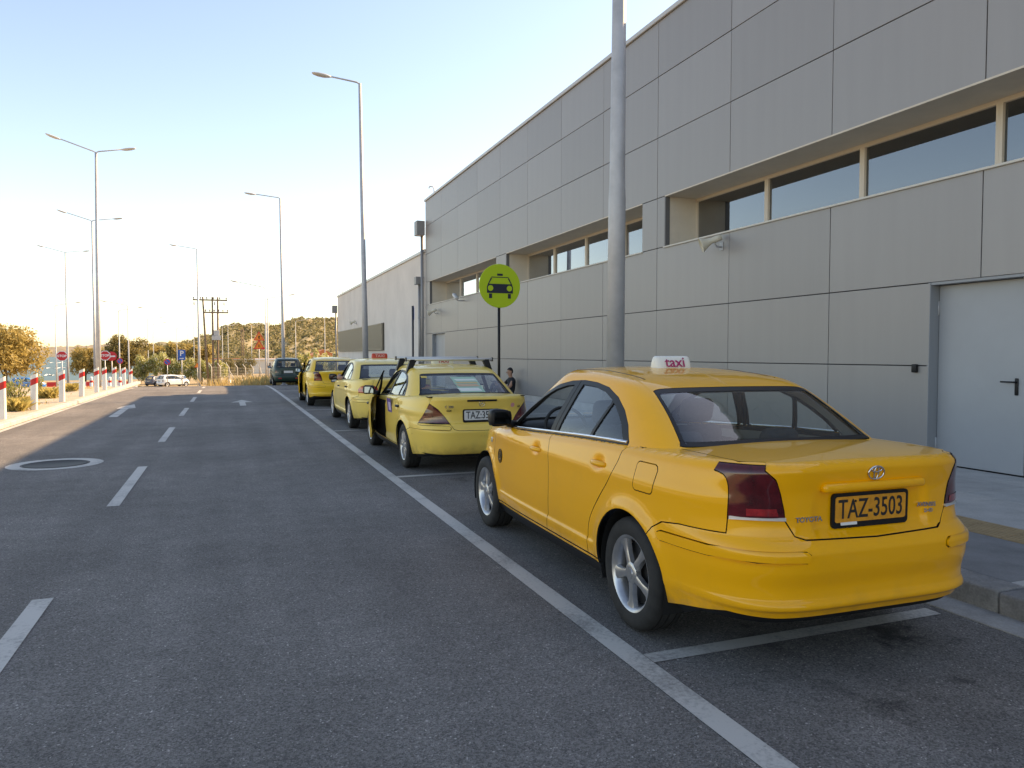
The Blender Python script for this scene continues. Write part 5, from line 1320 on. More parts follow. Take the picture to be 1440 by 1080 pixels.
    bs = MB().rbox((-0.62, -0.1, 0.0), (0.62, 0.06, 0.56), 0.07, T).rbox((-0.62, 0.0, -0.1), (0.62, 0.5, 0.08), 0.07, Matrix.Translation((0, S['seat_r'], 0.42))).build('rear_seat', m_seat, car)
    for x in (-0.36, 0.36):
        MB().rbox((-0.135, -0.075, 0.53), (0.135, 0.035, S.get('rhead', 0.70)), 0.05, T @ Matrix.Translation((x, 0, 0)), 3).build('headrest', m_seat, bs)
    sh = MB().box((-W2 + 0.2, ygb + 0.1, S['shelf_z'] - 0.03), (W2 - 0.2, S['seat_r'] - 0.05, S['shelf_z'])) if not gate else MB().box((-W2 + 0.25, 0.3, 0.6), (W2 - 0.25, S['seat_r'], 0.75))
    sh.build('parcel_shelf', m_trim, car)
    dy = S['dash_y']
    MB().rbox((-W2 + 0.2, dy, 0.6), (W2 - 0.2, dy + 0.5, S['dash_z']), 0.08).build('dashboard', m_trim, car)
    stw = MB(); Ms = Matrix.Translation((-0.37, dy - 0.10, S['dash_z'] - 0.04)) @ Matrix.Rotation(R(68), 4, 'X')
    stw.tube([Ms @ Vector((0.185 * math.cos(a), 0.185 * math.sin(a), 0)) for a in np.linspace(0, 2 * math.pi, 33)], 0.014, 8, False)
    for a in (0.1, math.pi - 0.1, -math.pi / 2): stw.tube([Ms @ Vector((0, 0, 0)), Ms @ Vector((0.18 * math.cos(a), 0.18 * math.sin(a), 0))], [0.03, 0.012], 6)
    stw.build('steering_wheel', m_trim, car)
    car_data = dict(car=car, low=low, gh=gh, doors=doors, lid=lidobj, bumper=bumper, roof=DR, S=S, lowp=lowp, ghp=ghp, PL=PL, PG=PG, roofcap=roof)
    return car_data

def on_rear(C, x, z, off=0.0, shell='low'):
    sh = C[shell]; q = float(sh.q_rear(x, z)); p = sh.P(q, z); px = sh.P(q + 0.01, z) - sh.P(q - 0.01, z); pz = sh.P(q, z + 0.01) - sh.P(q, z - 0.01)
    M = frame(p, px, pz); M.translation += M.col[2].xyz * off
    return M
def on_side(C, y, z, off=0.0, left=True):
    sh = C['low']; q = float(sh.q_side(y, z)) * (-1 if left else 1); p = sh.P(q, z); px = sh.P(q + 0.01, z) - sh.P(q - 0.01, z); pz = sh.P(q, z + 0.01) - sh.P(q, z - 0.01)
    M = frame(p, px, pz); M.translation += M.col[2].xyz * off
    return M
def number_plate(C, x, z, off, w, h, txt, plate_mat, dark=m_black):
    M = on_rear(C, x, z, off)
    fr_ = MB().prism(rrect(w + 0.035, h + 0.045, 0.02), -0.006, 0.006, M).build('plate_frame', dark, C['lid'])
    pl = MB().prism(rrect(w, h, 0.012), 0.0, 0.008, M @ Matrix.Translation((0, 0.006, 0))).build('number_plate', plate_mat, C['lid'])
    if txt: text('plate_lettering', txt, h * 1.06, mat('plate_black', (0.015, 0.015, 0.017), 0.5), pl, M @ Matrix.Translation((0, 0.003, 0.0085)), 0.0008, sx=0.70 * w / 0.46 / (h / 0.135), bold=0.0012)
    return pl
def ellipse_tube(mb, M, a, b, r, cx=0, cy=0):
    mb.tube([M @ Vector((cx + a * math.cos(t), cy + b * math.sin(t), 0)) for t in np.linspace(0, 2 * math.pi, 41)], r, 6, False)

# ---- shapes
AVENSIS = dict(L=4.63, W2=0.88, axle_r=0.97, axle_f=3.67, wheel_r=0.318, arch=0.365, bottom=0.225, bottom_rear=0.315,
    w=[(0.15, .79), (.22, .822), (.27, .84), (.33, .853), (.42, .866), (.55, .878), (.68, .88), (.80, .876), (.90, .864), (1.0, .842), (1.1, .81)],
    yr=[(.15, .17), (.25, .10), (.30, .066), (.345, .040), (.372, .008), (.39, .012), (.405, .026), (.45, .030), (.55, .010), (.62, .008), (.655, .022), (.685, .055), (.70, .075), (.78, .085), (.88, .082), (.98, .062), (1.03, .055), (1.1, .055)],
    yf=[(.15, 4.50), (.30, 4.60), (.45, 4.63), (.60, 4.62), (.70, 4.58), (.80, 4.50), (1.1, 4.3)],
    yc=2.3, nr=5.6, nf=3.0, r=0.055, moulding=0.405, creases=((.86, .006, .05),),
    edge=[(0, 1.035), (.3, 1.04), (1.08, 1.035), (2.17, .995), (3.26, .93), (3.7, .89), (4.2, .80), (4.7, .66)],
    crown=[(0, .012), (.5, .025), (.85, .03), (3.2, .06), (3.8, .08), (4.4, .06), (4.7, .03)],
    lamp_front=[(.318, .998), (.268, .982), (.247, .945), (.24, .88), (.24, .78)], lamp_bottom=.775,
    lamp_inner=[(.50, .775), (.505, .82), (.525, .90), (.555, .97), (.60, 1.012)], lid_cut=[(.455, .70), (.41, .685), (0.0, .675)], lamp_bits=(([(.53, .795), (.665, .795), (.665, .835), (.54, .835)], mat('lamp_red_segment', (.30, .012, .014), .12, coat=1.0, var=.5, vscale=18)),),
    seam=[(.735, .60), (.70, .645), (.63, .685), (.5, .70), (.24, .705)], lid_x=[(.655, .25), (.665, .45), (.665, .74)], glass_base_y=.78, lamp_chrome=True, bumper_mould=(.66, .42, .588, .640),
    door_rear_cut=[(1.09, 1.0), (1.115, .93), (1.18, .83), (1.30, .70), (1.42, .56), (1.475, .44), (1.485, .31)],
    door_mid_cut=[(2.16, .99), (2.12, .85), (2.105, .65), (2.13, .45), (2.17, .31)],
    door_front_cut=[(3.40, .92), (3.43, .80), (3.42, .55), (3.38, .31)], door_bottom=.31,
    handles=((1.34, .895), (2.36, .86)), fuel=(.70, .90, .81, .97), belt_end=3.42, belt_in=.785,
    head_y=4.2, head_z0=.62, wheel_style='five', recess=(.33, .72, .895, .016),
    roofz=[(1.1, 1.36), (1.35, 1.41), (1.65, 1.446), (2.05, 1.468), (2.4, 1.465), (2.8, 1.425), (3.1, 1.36)], roof_x=.60, roof_drop=.03,
    gw=[(.85, .845), (.95, .825), (1.05, .800), (1.2, .735), (1.33, .67), (1.42, .615), (1.5, .55)],
    gyr=[(.85, .40), (.95, .52), (1.0, .60), (1.05, .70), (1.12, .81), (1.22, .97), (1.32, 1.15), (1.38, 1.30), (1.42, 1.47), (1.45, 1.70), (1.5, 1.98)],
    gyf=[(.85, 3.75), (.95, 3.55), (1.05, 3.32), (1.15, 3.10), (1.25, 2.90), (1.35, 2.70), (1.42, 2.55), (1.5, 2.4)],
    gyc=2.2, gnr=8.0, gnf=4.0, gz0=.89, gr=.055,
    rear_glass=[(0, 1.052), (.55, 1.052), (.655, 1.056), (.645, 1.075), (.60, 1.2), (.565, 1.315), (.54, 1.342), (.4, 1.352), (0, 1.355)],
    windscreen=[(0, 1.0), (.6, 1.0), (.69, 1.01), (.60, 1.25), (.53, 1.37), (.4, 1.385), (0, 1.39)],
    dlo=[(3.28, .945), (3.10, 1.04), (2.90, 1.14), (2.62, 1.265), (2.40, 1.335), (2.20, 1.368), (2.0, 1.378), (1.80, 1.370), (1.60, 1.345), (1.42, 1.29), (1.28, 1.22), (1.17, 1.14), (1.09, 1.052), (1.09, 1.03), (2.0, .985), (3.28, .925)],
    dlo_front=[(3.28, .945), (3.10, 1.04), (2.90, 1.14), (2.62, 1.265), (2.40, 1.335), (2.20, 1.368), (2.055, 1.377), (2.10, 1.2), (2.165, .978), (3.28, .925)],
    dlo_rear=[(2.05, 1.377), (2.0, 1.378), (1.80, 1.370), (1.60, 1.345), (1.42, 1.29), (1.28, 1.22), (1.17, 1.14), (1.09, 1.052), (1.09, 1.03), (2.16, .978), (2.095, 1.2)],
    windows=[('front', [(3.13, .97), (2.98, 1.06), (2.84, 1.135), (2.60, 1.235), (2.42, 1.295), (2.25, 1.33), (2.13, 1.340), (2.23, 1.0)]),
             ('rear', [(1.995, 1.347), (1.80, 1.34), (1.62, 1.315), (1.48, 1.27), (1.475, 1.255), (1.60, 1.025), (2.10, 1.003)]),
             ('rear', [(1.445, 1.255), (1.34, 1.20), (1.24, 1.135), (1.165, 1.06), (1.165, 1.05), (1.56, 1.03)])],
    b_pillar=(2.16, 2.05), belt_chrome=(1.10, 3.30), mirror=(3.10, 1.035), seat_f=2.35, seat_r=1.42, shelf_z=1.0, dash_y=3.05, dash_z=.98, open_window=True)
def roof_sign(C, y, w, h, txt, body, ink, d=0.13, size=None, z=None):
    """light box that stands on the roof"""
    zz = float(C['roof'](np.array(0.0), np.array(y))) - 0.004
    M = frame((0, y, zz), (1, 0, 0), (0, 0, 1))
    b = MB(); vs = []; prof = rrect(w, 1.0, 0.001)
    # rounded loaf: section narrower at the top
    n = 24; rings = []
    for (t, dd, k) in ((0, 1.0, 1.0), (0.15, 0.98, 1.0), (0.55, 0.80, 0.985), (0.85, 0.60, 0.95), (0.97, 0.48, 0.90), (1.0, 0.34, 0.84)):
        rings.append([Vector((x * k, yy * dd, zz + t * h)) + Vector((0, y, 0)) for x, yy in rrect(w, d, d * 0.3)])
    m = len(rings[0]); vs = [p for r in rings for p in r]
    fs = [(i*m + k, i*m + (k+1) % m, (i+1)*m + (k+1) % m, (i+1)*m + k) for i in range(len(rings)-1) for k in range(m)] + [tuple((len(rings)-1)*m + k for k in range(m))]
    o = b.add(vs, fs, True).build('roof_sign', body, C['car'], sharp=50)
    ang = math.atan2(d * 0.5 * 0.20, h * 0.40)
    T = Matrix.Translation((0, y - d * 0.5 * 0.895, zz + h * 0.5)) @ Matrix.Rotation(R(90) - ang, 4, 'X')
    text('sign_lettering', txt, size or h * 0.95, ink, o, T @ Matrix.Translation((0, -0.004, 0.002)), 0.001, sx=1.05, bold=0.001)
    return o

m_y1 = car_paint('taxi_yellow', (0.98, 0.44, 0.006), 0.8)
m_plate_o = mat('plate_amber', (0.72, 0.30, 0.02), 0.5, var=0.15, vscale=30)
m_plate_w = mat('plate_white', (0.62, 0.62, 0.60), 0.5, var=0.1, vscale=20)
C1 = build_car(AVENSIS, 'bright glossy yellow sedan taxi with amber number plate, parked beside the grey double door', 'taxi', (2.06 + .88, 2.69, 0), -0.022, m_y1, 'yellow taxis queued along the kerb', da=.036)
c = C1['car']
number_plate(C1, 0.0, .803, .010, .44, .125, 'TAZ-3503', m_plate_o)
for x in (-0.10, 0.08):
    M = on_rear(C1, x, .803, .019); MB().lathe([(.006, 0), (.006, .003), (.001, .004)], 10, M @ Matrix.Translation((0, .045, 0))).build('plate_screw', m_black, C1['lid'])
b = MB(); M = on_rear(C1, -.14, .738, .0175); b.prism(rrect(.10, .014, .002), 0, .002, M).build('frame_sticker', m_white, C1['lid'])
# grip bar above the plate
b = MB(); b.rbox((-.315, -.030, -.022), (.315, .02, .022), .018, on_rear(C1, 0, .922, 0) @ Matrix.Rotation(R(-90), 4, 'X') if False else Matrix.Translation(on_rear(C1, 0, .922, 0).translation), 3)
b.build('lid_grip', m_y1, C1['lid'])
# emblem and lettering
M = on_rear(C1, 0.0, .985, .006); b = MB(); ellipse_tube(b, M, .048, .033, .0042); ellipse_tube(b, M, .031, .0125, .0036, 0, .017); ellipse_tube(b, M, .0125, .031, .0036, 0, 0)
b.build('emblem', m_chrome, C1['lid'])
text('maker_lettering', 'TOYOTA', .034, m_chrome, C1['lid'], on_rear(C1, -.375, .775, .003), .002, sx=1.05, bold=.0008)
text('model_lettering', 'AVENSIS', .030, m_chrome, C1['lid'], on_rear(C1, .36, .800, .003), .002, sx=.95, bold=.0008)
text('model_lettering', 'D-4D', .026, m_chrome, C1['lid'], on_rear(C1, .375, .768, .003), .002, bold=.0008)
# bumper corner mouldings
lowp, PL = C1['lowp'], C1['PL']
def mould(C, pts_side, pts_rear, zz0, zz1, off, m):
    st = C['PL']().side([(pts_side, zz0 + .012), (pts_side, zz1 - .012), (pts_side - .03, zz1)]).side([(0.3, zz1)]).rear([(pts_rear + .02, zz1), (pts_rear, zz1 - .015), (pts_rear, zz0 + .015), (pts_rear + .02, zz0)]).side([(0.3, zz0), (pts_side - .03, zz0), (pts_side, zz0 + .012)]).done()
    for mm in (None, 'only'): panel('bumper_moulding', [C['lowp'](st, off=off, da=.03, db=.02, rows=None)], m, C['bumper'], .014, mm)
# taxi box
roof_sign(C1, 1.93, .29, .085, 'taxi', mat('sign_cream', (.80, .78, .70), .35), mat('magenta_ink', (.40, .02, .12), .4), d=.12, size=.105)
# round door badge, side repeater
M = on_side(C1, 3.22, .70, .0025)
b = MB(); b.lathe([(.001, 0), (.042, 0), (.042, .001)], 28, M).build('door_badge', mat('badge_gold', (.55, .30, .03), .4), C1['doors'][('front_door', -1)])
b = MB(); ellipse_tube(b, M, .056, .056, .004); ellipse_tube(b, M, .040, .040, .004); b.prism([(-.018, -.02), (.012, -.024), (.022, .004), (.004, .026), (-.016, .016)], .001, .003, M)
b.build('badge_ring', m_black, C1['doors'][('front_door', -1)])
b = MB(); b.rbox((-.035, -.022, -.004), (.035, .022, .008), .008, on_side(C1, 3.56, .80, .003)); b.build('side_repeater', mat('clear_lens', (.6, .5, .35), .15, coat=1), c)
# roof seams
for sx in (-1, 1):
    ys = np.linspace(1.42, 2.45, 24); pts = [Vector((sx * .50, y, float(C1['roof'](np.array(.50), np.array(y))) - .002)) for y in ys]
    MB().tube(pts, .005, 5).build('roof_seam', m_black, C1['roofcap'])
# ------------------------------------------------------------------ the other cars
import copy
def variant(base, **k):
    s = dict(base); s.update(k); return s
m_red_lens = mat('red_lens', (.42, .012, .012), .15, coat=1.0)
m_amber_lens = mat('smoked_amber_lens', (.22, .05, .02), .15, coat=1.0)
m_y2 = car_paint('taxi_pale_yellow', (.88, .60, .12), .6)
m_y3 = car_paint('taxi_lemon_yellow', (.88, .63, .15), .6)
m_y4 = car_paint('taxi_gold_yellow', (.90, .54, .035), .6)
SALOON = variant(AVENSIS, L=4.53, W2=.864, axle_r=1.0, axle_f=3.71, wheel_r=.308, arch=.35, bottom=.21, bottom_rear=.27, wheel_style='cover', moulding=.36, creases=((.80, .008, .035),),
    w=[(0.15, .78), (.22, .812), (.27, .828), (.33, .838), (.42, .850), (.55, .862), (.68, .864), (.80, .858), (.90, .842), (1.0, .815), (1.1, .78)],
    yr=[(.15, .20), (.25, .11), (.30, .06), (.40, .02), (.52, .005), (.56, .0), (.60, .012), (.64, .028), (.66, .05), (.68, .075), (.80, .085), (.92, .065), (.99, .05), (1.1, .05)], nr=4.6, r=.045,
    edge=[(0, 1.0), (.3, 1.005), (1.08, .985), (2.17, .95), (3.26, .90), (3.7, .865), (4.2, .79), (4.7, .64)],
    lamp_front=[(.245, .925), (.275, .86), (.34, .76), (.415, .685)], lamp_bottom=.665, lamp_inner=[(.42, .665), (.485, .76), (.56, .85), (.655, .925)], lamp_to_top=False, lamp_chrome=False,
    lamp_bits=(([(.50, .725), (.70, .715), (.70, .74), (.515, .75)], m_amber_lens),),
    lid_cut=[(.42, .655), (.38, .60), (.32, .585), (0, .58)], seam=[(.73, .555), (.62, .60), (.415, .625)], lid_x=[(.66, .25), (.665, .45), (.67, .84)],
    door_rear_cut=[(1.10, .95), (1.13, .88), (1.22, .76), (1.32, .66), (1.42, .52), (1.46, .42), (1.46, .29)], door_mid_cut=[(2.20, .94), (2.17, .8), (2.165, .6), (2.18, .45), (2.20, .29)], door_front_cut=[(3.38, .88), (3.41, .78), (3.40, .55), (3.36, .29)], door_bottom=.29,
    handles=((1.30, .83), (2.36, .81)), fuel=None, recess=(.33, .66, .86, .02),
    roofz=[(1.1, 1.31), (1.5, 1.385), (2.0, 1.415), (2.4, 1.412), (2.8, 1.375), (3.1, 1.31)],
    gw=[(.85, .825), (.92, .806), (1.0, .780), (1.15, .715), (1.28, .655), (1.37, .60), (1.45, .54)],
    gyr=[(.85, .45), (.92, .55), (1.0, .72), (1.07, .83), (1.17, 1.0), (1.27, 1.18), (1.33, 1.32), (1.37, 1.50), (1.40, 1.70), (1.45, 1.95)],
    gyf=[(.85, 3.72), (.92, 3.55), (1.02, 3.30), (1.12, 3.08), (1.22, 2.88), (1.30, 2.72), (1.37, 2.55), (1.45, 2.4)], gz0=.85,
    rear_glass=[(0, 1.0), (.53, 1.0), (.655, 1.005), (.645, 1.03), (.60, 1.15), (.56, 1.25), (.535, 1.278), (.4, 1.286), (0, 1.29)],
    windscreen=[(0, .96), (.6, .96), (.69, .97), (.60, 1.2), (.53, 1.32), (.4, 1.335), (0, 1.34)],
    dlo=[(3.24, .905), (3.06, 1.0), (2.86, 1.095), (2.58, 1.215), (2.38, 1.283), (2.20, 1.316), (2.0, 1.326), (1.80, 1.318), (1.60, 1.292), (1.42, 1.24), (1.29, 1.17), (1.20, 1.09), (1.14, 1.0), (1.14, .978), (2.0, .945), (3.24, .888)],
    dlo_front=[(3.24, .905), (3.06, 1.0), (2.86, 1.095), (2.58, 1.215), (2.38, 1.283), (2.20, 1.316), (2.09, 1.322), (2.14, 1.15), (2.205, .94), (3.24, .888)],
    dlo_rear=[(2.085, 1.322), (2.0, 1.326), (1.80, 1.318), (1.60, 1.292), (1.42, 1.24), (1.29, 1.17), (1.20, 1.09), (1.14, 1.0), (1.14, .978), (2.20, .94), (2.135, 1.15)],
    windows=[('front', [(3.08, .93), (2.94, 1.015), (2.80, 1.09), (2.56, 1.19), (2.38, 1.25), (2.25, 1.28), (2.16, 1.287), (2.26, .96)]), ('rear', [(2.03, 1.297), (1.80, 1.288), (1.62, 1.262), (1.48, 1.22), (1.475, 1.2), (1.56, .975), (2.14, .955)]), ('rear', [(1.445, 1.20), (1.34, 1.145), (1.26, 1.085), (1.205, 1.01), (1.205, 1.0), (1.53, .98)])],
    belt_end=3.38, belt_in=.765, mirror=(3.06, .985), shelf_z=.94, dash_z=.93, belt_chrome=None, open_window=True, head_z0=.60, rhead=.66, handle_mat=m_black)
# second taxi: saloon with roof bars and its front door standing open
C2 = build_car(variant(SALOON, pale_edges=True), 'pale yellow saloon taxi with roof bars, open front door and white number plate', 'taxi', (2.20 + .864, 9.08, 0), -.012, m_y2, 'yellow taxis queued along the kerb')
number_plate(C2, 0, .765, .008, .46, .125, 'TAZ:3513', m_plate_w)
M = on_rear(C2, 0, .925, .006); b = MB(); ellipse_tube(b, M, .038, .038, .0035)
for a in (90, 210, 330): b.tube([M.translation, M @ Vector((.037 * math.cos(R(a)), .037 * math.sin(R(a)), 0))], [.005, .002], 5)
b.build('emblem', m_chrome, C2['lid'])
text('model_lettering', 'C 200', .045, m_chrome, C2['lid'], on_rear(C2, -.43, .885, .004), .002, bold=.001); text('model_lettering', 'CDI', .036, m_black, C2['lid'], on_rear(C2, -.43, .835, .004), .002, bold=.001)
MB().lathe([(.001, .001), (.03, .001)], 16, on_rear(C2, .43, .895, .003)).build('lid_sticker', mat('sticker_pink', (.7, .3, .28), .5), C2['lid']); text('country_code', 'GR', .04, m_black, C2['lid'], on_rear(C2, .53, .87, .004), .001)
MB().rbox((-.20, -.012, -.008), (.20, .012, .010), .004, on_rear(C2, 0, .962, .0) ).build('brake_light_slot', m_black, C2['lid'])
mould(C2, .60, .0 + .02, .50, .515, .003, m_y2)
for x in (-.80, .80):
    pass
# poster and stickers inside the rear glass
gh = C2['gh']
def glass_patch(C, x0, x1, z0, z1, m, name, parent, off=-.006, skew=0.0):
    pth = C['PG']().rear([(x0 + skew, z0), (x1 + skew, z0), (x1, z1), (x0, z1), (x0 + skew, z0)]).done(); return panel(name, [C['ghp'](pth, rows=None, gap=0, off=off, da=.06)], m, parent, 0)
car2 = C2['car']
rp = glass_patch(C2, -.14, .22, 1.03, 1.235, mat('poster_green', (.34, .52, .40), .6), 'rear_window_poster', car2, off=.004, skew=.06)
for i, (z0, z1, cl) in enumerate([(1.045, 1.085, (.75, .76, .70)), (1.105, 1.135, (.60, .40, .26)), (1.145, 1.165, (.62, .45, .22)), (1.18, 1.205, (.70, .74, .66))]):
    glass_patch(C2, -.11, .20, z0, z1, mat('poster_line_%d' % i, cl, .6), 'poster_line', rp, off=.0065, skew=.045)
glass_patch(C2, -.55, -.47, 1.225, 1.25, mat('sticker_gold', (.65, .45, .08), .5), 'window_sticker', car2, off=.004)
# roof bars
for y in (1.62, 2.36):
    zt_ = [float(C2['roof'](np.array(x), np.array(y))) for x in (0, .55)]; zb_ = zt_[0] + .085
    barp = MB().rbox((-.66, y - .032, zb_ - .022), (.66, y + .032, zb_ + .022), .012).build('roof_bar', mat('bar_aluminium', (.55, .55, .54), .35, .7), car2)
    for sx in (-1, 1):
        MB().add([Vector(p) for p in [(sx * .50, y - .03, zb_), (sx * .50, y + .03, zb_), (sx * .60, y + .035, zb_), (sx * .60, y - .035, zb_), (sx * .585, y - .04, zt_[1] - .06), (sx * .585, y + .04, zt_[1] - .06), (sx * .665, y + .04, zt_[1] - .085), (sx * .665, y - .04, zt_[1] - .085)]], [(0, 1, 2, 3), (4, 7, 6, 5), (0, 4, 5, 1), (1, 5, 6, 2), (2, 6, 7, 3), (3, 7, 4, 0)]).build('bar_foot', m_black, barp)
        MB().box((sx * .66 - .006, y - .036, zb_ - .03), (sx * .66 + .006, y + .036, zb_ + .03)).build('bar_end_cap', m_black, barp)
roof_sign(C2, 2.05, .34, .085, 'TAXI', mat('sign_ivory', (.75, .70, .52), .4), m_red, d=.13, size=.075)
d = C2['doors'][('front_door', -1)]; hx, hy_ = -.80, 3.36
d.matrix_local = Matrix.Translation((hx, hy_, 0)) @ Matrix.Rotation(R(-12), 4, 'Z') @ Matrix.Translation((-hx, -hy_, 0))
M = on_side(C2, 1.80, .78, .004); MB().prism(rrect(.30, .27, .01), 0, .001, M).build('door_sticker', mat('sticker_purple', (.12, .06, .28), .5), C2['doors'][('rear_door', -1)])
MB().prism(rrect(.17, .12, .01), .001, .002, M @ Matrix.Translation((.02, .02, 0))).build('sticker_print', mat('sticker_lilac', (.55, .45, .60), .5), C2['doors'][('rear_door', -1)])
# third taxi: larger saloon with oval red lamps, driver's arm out of the window
BIG = variant(SALOON, W2=.89, L=4.8, axle_r=1.08, axle_f=3.90, wheel_r=.318, arch=.36, lamp_to_top=False,
    lamp_front=[(.20, .935), (.34, .90), (.42, .85), (.40, .80)], lamp_bottom=.775, lamp_inner=[(.47, .775), (.42, .82), (.43, .89), (.52, .935)], lid_cut=[(.44, .74), (.40, .66), (.34, .64), (0, .635)], seam=[(.80, .60), (.66, .66), (.40, .70)],
    lamp_mat=m_red_lens, lamp_bits=(([(.56, .80), (.70, .80), (.70, .87), (.56, .87)], m_amber_lens),))
def stretch(S, k=1.035, kz=1.03):
    """scale a shape lengthways and in height"""
    o = dict(S); yz = ('lamp_front', 'seam', 'door_rear_cut', 'door_mid_cut', 'door_front_cut', 'dlo', 'dlo_front', 'dlo_rear')
    for n in ('edge', 'crown', 'roofz'): o[n] = [(a * k, b * kz) for a, b in S[n]]
    for n in ('yr', 'yf', 'gyr', 'gyf'): o[n] = [(a * kz, b * k) for a, b in S[n]]
    for n in ('w', 'gw'): o[n] = [(a * kz, b * S['W2'] / .864) for a, b in S[n]]
    for n in ('dlo', 'dlo_front', 'dlo_rear'): o[n] = [(a * k, b * kz) for a, b in S[n]]
    for n in ('rear_glass', 'windscreen'): o[n] = [(a * S['W2'] / .864, b * kz) for a, b in S[n]]
    o['windows'] = [(n, [(a * k, b * kz) for a, b in w]) for n, w in S['windows']]
    for n in ('door_rear_cut', 'door_mid_cut', 'door_front_cut'): o[n] = [(a * k, b * kz if b > .4 else b) for a, b in S[n]]
    for n in ('belt_end', 'seat_f', 'seat_r', 'dash_y', 'glass_base_y', 'yc', 'gyc'): o[n] = S[n] * k
    o['mirror'] = (S['mirror'][0] * k, S['mirror'][1] * kz); o['gz0'] = S['gz0'] * kz; o['shelf_z'] = S['shelf_z'] * kz; o['dash_z'] = S['dash_z'] * kz; o['head_y'] = S['head_y'] * k
    o['handles'] = tuple((a * k, b * kz) for a, b in S['handles']); o['roof_x'] = S['roof_x'] * S['W2'] / .864; o['lid_x'] = [(a * S['W2'] / .864, b * k) for a, b in S['lid_x']]
    return o
C3 = build_car(stretch(BIG, 1.05, 1.04), 'lemon yellow saloon taxi with oval red lamps and a driver inside', 'taxi', (2.34 + .89, 14.85, 0), -.008, m_y3, 'yellow taxis queued along the kerb', da=.06)
number_plate(C3, 0, .79, .008, .46, .125, '', m_plate_w)
roof_sign(C3, 2.2, .36, .11, 'TAXI', mat('sign_red_box', (.60, .06, .02), .4), mat('sign_pale_ink', (.75, .5, .4), .4), d=.13, size=.09)
MB().lathe([(.001, .001), (.028, .001), (.028, .003)], 16, on_rear(C3, 0, .94, .003)).build('emblem', m_chrome, C3['lid'])
# fourth taxi: boxy lamps
C4 = build_car(variant(AVENSIS, pale_edges=True, wheel_style='cover', lamp_chrome=False, recess=(.33, .74, .90, .012), open_window=False, fuel=None), 'golden yellow saloon taxi with square tail lamps, parked behind the dark green car', 'taxi', (2.22 + .88, 22.45, 0), .0, m_y4, 'yellow taxis queued along the kerb', da=.07)
number_plate(C4, 0, .81, .008, .46, .125, '', m_plate_w)
d = C4['doors'][('front_door', -1)]; d.matrix_local = Matrix.Translation((-.82, 3.4, 0)) @ Matrix.Rotation(R(-6), 4, 'Z') @ Matrix.Translation((.82, -3.4, 0))
